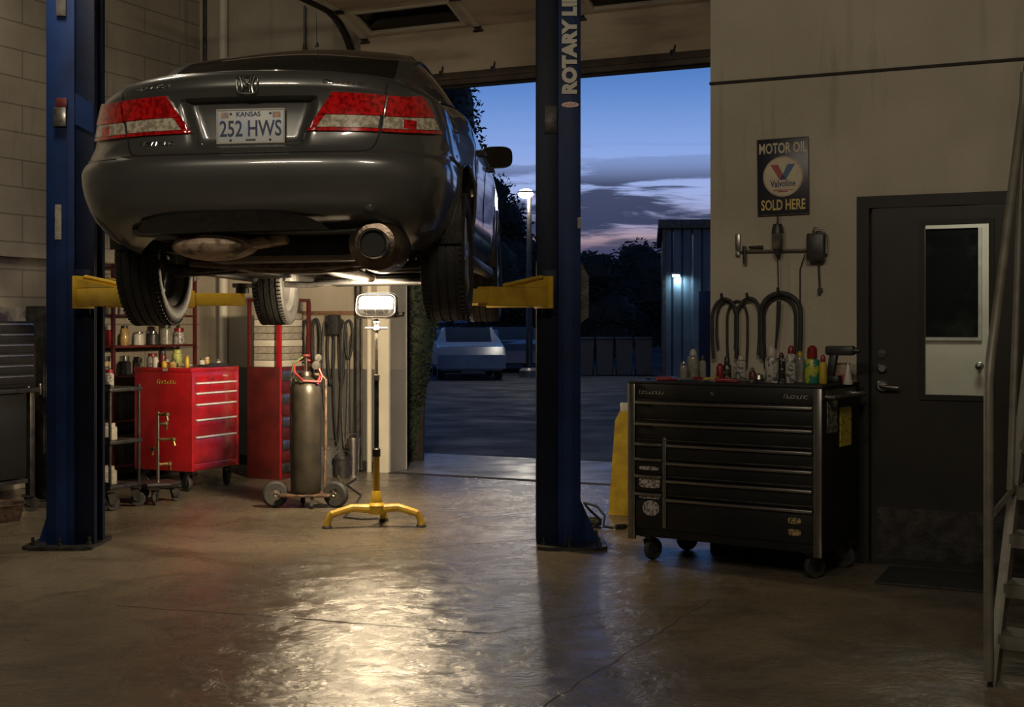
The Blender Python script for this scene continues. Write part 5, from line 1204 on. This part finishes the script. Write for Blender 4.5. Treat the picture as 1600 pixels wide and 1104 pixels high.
# belts, hoses and tools hanging on the back wall between cabinet and bay opening
def bwp(px, py, off=.03): u_, z_ = on_n(px, py, -off); return (u_, -off, z_)
MB(BM).bb(on_n(470, 500, 0)[0], on_n(562, 500, 0)[0], -.02, -.0, 1.52, 1.56)
rail_o = tag(MB(BM).bb(on_n(472, 500, 0)[0], on_n(560, 500, 0)[0], -.022, -.002, 1.50, 1.54, b=.003).build('hook_rail', 'wood'), 'wooden rail with hooks on the back wall left of the bay opening', 'rail')
hang = [(478, 500, 560, .012, 'black'), (486, 505, 620, .008, 'grey'), (494, 498, 590, .014, 'black'), (508, 502, 640, .009, 'grey'), (517, 512, 600, .013, 'black'), (527, 505, 690, .010, 'black'), (534, 500, 600, .016, 'black'), (539, 505, 700, .010, 'grey'), (545, 500, 560, .012, 'black'), (550, 520, 700, .008, 'black')]
names_h = ['first loop from the left on the wall rail', 'long thin loop second on the wall rail', 'thick short loop third on the wall rail', 'fourth loop on the wall rail, above the cylinder valve', 'stout short loop fifth on the wall rail', 'very long loop sixth on the wall rail', 'fattest loop on the wall rail', 'long grey loop third from the right on the rail', 'short loop second from the right on the rail', 'rightmost long loop on the wall rail']
pm('belt_grey', (.10, .10, .095), (.05, .05, .048), 18, .6)
for k, (px, y0, y1, r, c_) in enumerate(hang):
    w = 4+ (k % 3); a0 = bwp(px, y0); pts = []
    for i in range(20):
        t = 2*pi*i/20; pts.append(bwp(px+w*sin(t)*(1+.3*cos(t)), (y0+y1)/2-(y1-y0)/2*cos(t), .028+r+.036*(k % 3)))
    tag(MB(BM).tube(pts, r, 8, closed=True).build('drive_belt', 'rubber' if c_ == 'black' else 'belt_grey'), f'{c_} rubber belt, {names_h[k]}', 'belt', 'belts hanging on the back wall rail')
o = MB(BM).box(bwp(522, 507, .19), (.11, .08, .19), b=.01).build('wall_box', 'black_plastic'); tag(o, 'dark square box on the back wall among the hanging belts', 'box')
o = MB(BM).box(bwp(458, 500, .05), (.20, .06, .10), b=.01).box(bwp(458, 492, .05), (.16, .05, .06), b=.01).build('sign_board', 'paper'); tag(o, 'pale stained board on the back wall beside the front wheel', 'board')
for (px, py, w, h, mm, lb, nm) in ((512, 742, .20, .26, 'belt_grey', 'grey bucket on the floor right of the gas cylinder', 'bucket'), (535, 745, .17, .18, 'black_plastic', 'black tub on the floor at the foot of the back wall', 'tub'), (552, 741, .12, .34, 'steel', 'narrow metal can at the foot of the pale pipe', 'can')):
    x, y = fl(px, py); t = thing(nm, lb, nm, (x, y, 0))
    MB().lathe([(.001, 0), (w*.42, 0), (w*.5, h), (w*.53, h), (w*.53, h-.012), (w*.48, h-.01), (w*.40, .01), (.001, .01)], 24).build('shell', mm, t)
    MB().tube([(w*.5*cos(t2), .02, h-.01+w*.45*sin(t2)) for t2 in [pi*i/12 for i in range(13)]], .005, 6).build('bail', 'steel', t)
# box leaning and jack: small hydraulic jack at the wall base
x, y = fl(478, 750); t = thing('bottle_jack', 'small dark bottle jack on the floor behind the gas cylinder cart', 'jack', (x, y+.1, 0))
MB().bb(-.08, .08, -.06, .06, 0, .02, b=.004).lathe([(.001, .02), (.05, .02), (.05, .20), (.03, .22), (.001, .22)], 20).build('body', 'dark_steel', t); MB().cone((0, 0, .22), (0, 0, .29), .018, .018, 12).build('ram', 'chrome', t)

# stand with brass fittings on casters in front of the red chest
sx_, sy_ = place(247, 10.42)
sd = thing('parts_stand', 'caster stand with brass and steel fittings in front of the red chest side', 'stand', (sx_, sy_, 0), .3)
MB().lathe([(.001, .13), (.17, .13), (.18, .15), (.17, .165), (.001, .165)], 6).build('tray', 'dark_steel', sd)
MB().cone((0, 0, .16), (0, 0, .72), .013, .011, 12).build('pole', 'steel', sd)
pm('brass', (.45, .35, .14), (.22, .17, .08), 20, .3, .9)
for (z, a, L) in ((.30, .5, .10), (.42, 2.0, .09), (.50, -.3, .12), (.62, .9, .10), (.70, -.6, .08)):
    m = MB(); m.tube([(0, 0, z), (L*cos(a), L*sin(a), z), (L*1.1*cos(a), L*1.1*sin(a), z-.05)], .012, 8); m.lathe([(.001, -.02), (.022, -.01), (.022, .01), (.001, .02)], 12, (L*cos(a), L*sin(a), z)); m.build('fitting', 'brass', sd)
for a in (.3, 2.4, 4.5): caster(sd, .13*cos(a), .13*sin(a), .045, a, z=.13, w=.03)
# low cart with a pan between the left post and the stand
cx2, cy2 = place(160, 10.15)
lc = thing('utility_cart', 'low dark utility cart with shelves between the left post and the red chest', 'cart', (cx2, cy2, 0), -ANG)
for z in (.16, .50, .90): MB().bb(-.24, .24, -.18, .18, z, z+.03, b=.006).bb(-.24, .24, -.18, -.17, z+.03, z+.06).build('shelf', 'dark_steel', lc)
for (x, y) in ((-.22, -.16), (.22, -.16), (-.22, .16), (.22, .16)): MB().cone((x, y, .15), (x, y, .95), .012, .012, 10).build('leg', 'dark_steel', lc)
for (x, y, a) in ((-.2, -.14, .3), (.2, -.14, 1.2), (-.2, .14, 2), (.2, .14, .8)): caster(lc, x, y, .055, a, z=.16, w=.03)
def onc(x, y, z): v = Matrix.Rotation(-ANG, 4, 'Z') @ Vector((x, y, 0)); return (cx2+v.x, cy2+v.y, z)
G4 = 'items on the low utility cart'
jar(onc(.14, -.08, .93), .035, .14, 'spray_white', 'red_plastic', 'speckled can on the top shelf of the utility cart', G4, 'can')
jar(onc(.04, -.02, .93), .04, .20, 'black_plastic', 'amber', 'black bottle with an amber cap on the utility cart', G4, 'bottle')
jar(onc(-.10, -.05, .93), .045, .16, 'amber', 'black_plastic', 'squat amber jug on the top shelf of the utility cart', G4, 'jug')
jar(onc(.12, -.06, .53), .06, .13, 'white_plastic', 'white_plastic', 'white pot on the middle shelf of the utility cart', G4)
jar(onc(.10, -.07, .19), .08, .14, 'paper', 'paper', 'pale tub on the bottom shelf of the utility cart', G4, 'tub')

# dark workbench at the far left with a black top chest
wx, wy = place(58, 9.95); wu, wn = un(wx, wy)
wbn = thing('workbench', 'dark steel workbench on casters against the left wall', 'workbench', B(wu-.95, wn-1.25, 0), -ANG)
MB().bb(0, .97, 0, 1.25, .90, .935, b=.005).build('top', 'dark_steel', wbn)
for (x, y) in ((.02, .02), (.90, .02), (.02, 1.18), (.90, 1.18)): MB().bb(x, x+.05, y, y+.05, .12, .90, b=.004).build('leg', 'dark_steel', wbn)
MB().bb(.03, .93, .03, 1.22, .22, .25).build('lower_shelf', 'dark_steel', wbn)
MB().bb(.02, .93, .08, 1.17, .26, .895, b=.01).build('cabinet_box', 'black_satin', wbn)
for (x, y, a) in ((.06, .07, .4), (.91, .07, 1.3), (.06, 1.2, 2.2), (.91, 1.2, .9)): caster(wbn, x, y, .055, a, z=.125, w=.035)
tb = thing('top_chest', 'black top chest with glinting drawer edges on the far left workbench', 'tool chest', B(wu-.50, wn-.84, .937), -ANG)
MB().bb(0, .48, 0, .85, 0, .50, b=.01).build('body', 'black_satin', tb)
for k in range(6):
    d = MB().bb(.48, .49, .03, .82, .03+.078*k, .03+.078*k+.07, b=.002).build('drawer', 'black_satin', tb); MB().bb(.49, .508, .05, .80, .03+.078*k+.05, .03+.078*k+.062, b=.002).build('handle', 'steel', d)
for k in range(6):
    MB().bb(.03, .45, -.012, 0, .03+.078*k, .03+.078*k+.07, b=.002).build('drawer_front', 'black_satin', tb)
G5 = 'items at the edge of the far left workbench'
jar(B(wu-.06, wn-.20, .937), .035, .12, 'paper', 'chrome', 'pale can at the near right corner of the far left workbench', G5, 'can')
jar(B(wu-.07, wn-.36, .937), .03, .17, 'amber', 'black_plastic', 'amber bottle in front of the glinting black top chest', G5, 'bottle')
jar(B(wu-.05, wn-.06, .937), .03, .09, 'white_plastic', 'brass', 'white pot with a brass lid at the far corner of the workbench', G5)
ax, ay = place(12, 9.6); t = thing('oil_pan', 'rusty brown pan on the floor under the far left workbench edge', 'pan', (ax, ay-.15, 0))
MB().lathe([(.001, 0), (.14, 0), (.17, .12), (.18, .12), (.18, .13), (.165, .125), (.135, .012), (.001, .012)], 28).build('pan', 'rust', t)
# tall dark thing beside the post: welding hose reel cabinet
hx2, hy2 = place(76, 10.6)
t = thing('locker', 'tall dark narrow locker just left of the left lift post', 'locker', (hx2, hy2, 0), -ANG)
MB().bb(-.10, .12, -.15, .25, .02, 1.56, b=.01).build('body', 'dark_steel', t); MB().bb(-.085, .105, -.16, -.15, .05, 1.53, b=.003).build('door', 'dark_steel', t)
MB().box((.08, -.17, .9), (.015, .02, .09), b=.004).build('handle', 'steel', t)
# ------------------------------------------------------------------ outside in the dusk
pm('leaf_dark', (.018, .030, .012), (.008, .014, .008), 3, .7)
pm('leaf_dusk', (.014, .022, .012), (.006, .010, .008), 3, .8)
pm('bark', (.035, .026, .020), (.015, .012, .010), 14, .9, bump=.5)
def leaves(mb, rn, fn, n, size):
    for _ in range(n):
        p = fn(rn); a, b_ = rn.uniform(0, 2*pi), rn.uniform(-1, 1); d = Vector((cos(a), sin(a), b_)).normalized(); s_ = size*rn.uniform(.5, 1.3); w = d.orthogonal().normalized()*s_*.45
        mb.add([p-d*s_, p+w, p+d*s_, p-w], [(0, 1, 2, 3)])
def blob_fn(c, r, inner=.55):
    def f(rn):
        while True:
            v = Vector((rn.uniform(-1, 1), rn.uniform(-1, 1), rn.uniform(-1, 1)))
            if inner < v.length < 1: return Vector(c)+Vector((v.x*r[0], v.y*r[1], v.z*r[2]))
    return f
def tree(name, label, x, y, H, W, seed, m='leaf_dusk', dens_=1.0, group='trees beyond the parking yard', leafs=.13):
    t = thing(name, label, 'tree', (x, y, -.05), 0, group); rn = random.Random(seed)
    MB().tube([(0, 0, 0), (.1, 0, H*.3), (-.05, .1, H*.6), (0, 0, H*.85)], .2, 8, rs=[H*.035, H*.028, H*.018, H*.008]).build('trunk', 'bark', t)
    mb = MB(); core = MB()
    for k in range(int(9)):
        zc_ = H*rn.uniform(.25, .86); rr = W*.36*(1.1-abs(zc_/H-.5)); c = (rn.uniform(-.30, .30)*W*(1.15-zc_/H), rn.uniform(-.25, .25)*W, zc_)
        r3 = (rr, rr, rr*.8); core.ball(c, 1, 10, tuple(v*.72 for v in r3)); leaves(mb, rn, blob_fn(c, r3), int(420*dens_), leafs)
    core.build('inner_crown', m, t, smooth=True); mb.build('foliage', m, t, smooth=False); return t
# tall narrow evergreen right beside the left jamb of the opening
ex, ey = -1.02, 13.75
et = thing('evergreen', 'tall shaggy evergreen just outside the opening, seen past the right side of the car', 'tree', (ex, ey, -.05)); rn = random.Random(2)
MB().tube([(0, 0, 0), (.02, 0, 1.2), (0, 0, 4.5)], .1, 10, rs=[.10, .09, .03]).build('trunk', 'bark', et)
prof_z = [0, .35, .9, 1.5, 2.2, 2.8, 3.4, 4.2, 5.2]; prof_r = [.14, .15, .20, .27, .50, .74, .68, .60, .3]; prof_c = [-.09, -.09, -.06, -.02, .10, .10, .06, .0, 0]
core = MB(); core.lathe([(.001, 0)]+[(interp(prof_z, prof_r, z)*.86, z) for z in [i*.13 for i in range(1, 40)]]+[(.001, 5.2)], 22)
core.v = [Vector((p.x+interp(prof_z, prof_c, p.z)+.03*sin(7*p.z+p.y*9), p.y, p.z)) for p in core.v]; core.build('inner_crown', 'leaf_dark', et)
mb = MB()
def eg(rn):
    z = rn.uniform(0.02, 5.3); a = rn.uniform(0, 2*pi); r_ = interp(prof_z, prof_r, z)*rn.uniform(.80, 1.04); return Vector((interp(prof_z, prof_c, z)+r_*cos(a), r_*sin(a), z))
leaves(mb, rn, eg, 11000, .034); mb.build('foliage', 'leaf_dark', et, smooth=False)
def ext(px, D): return ((px-800)/FPX*D, D)
tl = [(748, 50, 8.0, 4.6, 'broad dusky tree behind the door mirror of the car'), (792, 56, 7.0, 4.6, 'dusky tree behind the street lamp, left of its pole'), (838, 68, 5.3, 4.6, 'dusky tree hidden mostly by the right lift post'), (925, 50, 4.1, 3.6, 'low dark tree right of the right lift post'), (956, 64, 4.7, 4.2, 'ragged dark tree between the post and the round-topped one'), (1000, 57, 4.9, 4.8, 'round-topped dark tree left of the metal building'), (1042, 71, 5.1, 5.0, 'dark tree touching the corner of the metal building'), (700, 68, 7.5, 5, 'dark tree behind the car body, left of the mirror')]
for k, (px, D, H, W, lb) in enumerate(tl):
    x, y = ext(px, D); tree('broadleaf_tree', lb, x, y, H, W, 20+k)
# hedge line closing the horizon
hd = thing('hedge', 'long dark hedge line closing the yard', 'hedge', (0, 84, -.05)); mb = MB(); rn = random.Random(9); core = MB()
for k in range(26):
    x = -22+k*1.9; r_ = rn.uniform(1.7, 2.4); core.ball((x, 0, r_*.8), 1, 10, (1.5, 1, r_)); leaves(mb, rn, blob_fn((x, 0, r_*.85), (1.6, 1.2, r_*1.1)), 160, .2)
core.build('inner_growth', 'leaf_dusk', hd); mb.build('foliage', 'leaf_dusk', hd, smooth=False)

# metal building on the right
bx_, by_ = ext(1037, 36)
pm('metal_cladding', (.055, .085, .11), (.035, .055, .075), 1.5, .45, .3)
bd = thing('metal_building', 'blue-grey corrugated metal building across the yard', 'building', (bx_, by_, -.05), radians(-6))
m = MB(); n = 90; top = []; bot = []; Wd = 12.0
pts = []
for k in range(n*2):
    x = Wd*k/(n*2-1); ph = k % 8; y = .0 if ph < 4 else -.07
    pts.append((x, y))
m.grid([[(x, y, 0) for x, y in pts], [(x, y, 4.05) for x, y in pts]]); m.bb(0, Wd, .05, 9, 0, 4.05); m.build('wall', 'metal_cladding', bd, smooth=False)
m = MB(); m.bb(-.15, Wd+.2, -.25, 9.2, 4.05, 4.30, b=.02); m.build('eave', 'dark_steel', bd, smooth=False)
m = MB(); m.bb(0.8+.15, .8+1.15, -.10, -.06, 0, 2.35); m.build('door', 'blue_dark', bd, smooth=False)
m = MB(); m.bb(-.03, .06, -.09, .05, 0, 4.05); m.build('corner_trim', 'dark_steel', bd, smooth=False)
wlx = .32
wlo = thing('wall_lamp', 'small lit lamp on the wall of the metal building', 'lamp', (bx_+wlx, by_-.12, 2.72), radians(-6))
MB().box((0, .0, .06), (.26, .12, .05), b=.01).build('hood', 'steel', wlo); MB().box((0, -.03, 0), (.20, .10, .06), b=.015).build('glass', pm('cool_glow', (.8, 1, .95), (.8, 1, .95), 3, .4, emis=(.75, 1, .92), estr=9), wlo)
l = area_lamp('wall_lamp_light', (bx_+wlx+.06, by_-.30, 2.62), (-8, 0, 0), (.2, .1), 16, (.62, .88, 1.0))
l.rotation_euler = (radians(28), 0, 0)
# street lamp
slx, sly = ext(827, 36)
sl = thing('street_lamp', 'lit street lamp on a slim pole left of the right lift post', 'street lamp', (slx, sly, -.05))
MB().cone((0, 0, 0), (0, 0, 4.95), .10, .06, 14).build('pole', 'dark_steel', sl); MB().lathe([(.001, 0), (.28, 0), (.28, .18), (.2, .25), (.001, .25)], 16).build('footing', 'apron_concrete', sl)
MB().tube([(0, 0, 4.9), (-.04, -.05, 5.05), (-.10, -.2, 5.1)], .05, 8).lathe([(.001, .12), (.10, .11), (.22, .03), (.24, 0), (.001, .0)], 20, (-.10, -.1, 5.03)).build('lamp_housing', 'dark_steel', sl)
MB().ball((-.10, -.1, 5.02), .17, 16, (1.25, 1.25, .8)).build('globe', pm('warm_glow', (1, .9, .7), (1, .9, .7), 3, .4, emis=(1, .88, .62), estr=22), sl)
pl_ = bpy.data.lights.new('street_lamp_light', 'POINT'); pl_.energy = 260; pl_.color = (1, .9, .72); pl_.shadow_soft_size = .25
po = bpy.data.objects.new('street_lamp_light', pl_); COL.objects.link(po); po.location = (slx-.10, sly-.15, 4.72)
# parked cars, bins, low shed
pm('car_dark', (.02, .025, .04), (.015, .018, .03), 3, .25, .4, coat=.8); pm('car_pale', (.20, .22, .26), (.16, .18, .21), 3, .25, .4, coat=.8)
def parked(px, D, rz, m_, label):
    x, y = ext(px, D); t = thing('parked_car', label, 'car', (x, y, -.05), rz, 'cars parked across the yard')
    b = MB(); side = [(-2.2, .30), (-2.25, .62), (-2.05, .82), (-1.35, .90), (-.75, 1.32), (.55, 1.36), (1.15, .98), (1.95, .86), (2.2, .66), (2.22, .30)]
    rows = []
    for yy, k in ((-.88, .94), (-.80, 1), (.80, 1), (.88, .94)): rows.append([(px_, yy*(1 if z_ < 1 else .8), .3+(z_-.3)*k) for px_, z_ in side])
    b.grid(rows); b.add(rows[0], [tuple(range(len(side)))]); b.add(rows[-1], [tuple(range(len(side)))]); b.bb(-2.1, 2.1, -.8, .8, .25, .32); b.build('body', m_, t, angle=25)
    g = MB(); g.prism([(-1.30, .92), (-.80, 1.27), (.52, 1.30), (1.05, .96)], -.83, .83, 'y'); g.prism([(-1.42, .90), (-.82, 1.29), (-.86, 1.31), (-1.46, .92)], -.62, .62, 'y'); g.prism([(.58, 1.345), (1.16, .99), (1.14, 1.01), (.56, 1.36)], -.6, .6, 'y'); g.build('glass', 'tint_glass', t)
    for sx_ in (-1.38, 1.38):
        for sy2 in (-1, 1): MB().lathe([(.001, -.1), (.2, -.1), (.31, -.09), (.32, 0), (.31, .09), (.2, .1), (.001, .1)], 20, (sx_, sy2*.76, .32), 'y').build('wheel', 'rubber', t)
    return t
parked(672, 41, radians(-82), 'car_pale', 'pale car parked across the yard, leftmost beside the evergreen')
parked(797, 41, radians(-80), 'car_dark', 'dark car parked nose-out behind the street lamp pole, left of it')
parked(742, 47, radians(-80), 'car_dark', 'dark car parked between the pale car and the one by the lamp pole')
parked(728, 36.0, radians(-84), 'car_pale', 'second pale car parked across the yard, nearest of the row')
pm('bin_dark', (.015, .018, .022), (.01, .012, .014), 5, .5)
for k in range(4):
    x, y = ext(915+k*30, 37); t = thing('wheeled_bin', 'dark wheeled bin, '+['leftmost', 'second from the left', 'second from the right', 'rightmost'][k]+' of the row beyond the right lift post', 'bin', (x, y, -.05), radians(-4), 'row of dark bins across the yard')
    MB().prism([(-.20, .04), (.20, .04), (.24, 1.02), (-.24, 1.02)], -.30, .30, 'y').build('tub', 'bin_dark', t); MB().bb(-.25, .25, -.33, .33, 1.02, 1.08, b=.02).build('lid', 'bin_dark', t)
    for s in (-1, 1): MB().lathe([(.001, -.03), (.09, -.03), (.10, 0), (.09, .03), (.001, .03)], 14, (s*.2, .28, .1), 'x').build('wheel', 'rubber', t)
x, y = ext(820, 75); t = thing('low_shed', 'long low pale-roofed shed behind the parked cars', 'shed', (x-1.0, y, -.05))
MB().bb(-5, 6.5, 0, 3, 0, 1.55).build('wall', 'metal_cladding', t, smooth=False); MB().prism([(-.3, 1.5), (3.3, 1.5), (1.5, 2.0)], -5.2, 6.7, 'x').build('roof', pm('shed_roof', (.10, .14, .19), (.06, .09, .13), 2, .5), t, smooth=False)
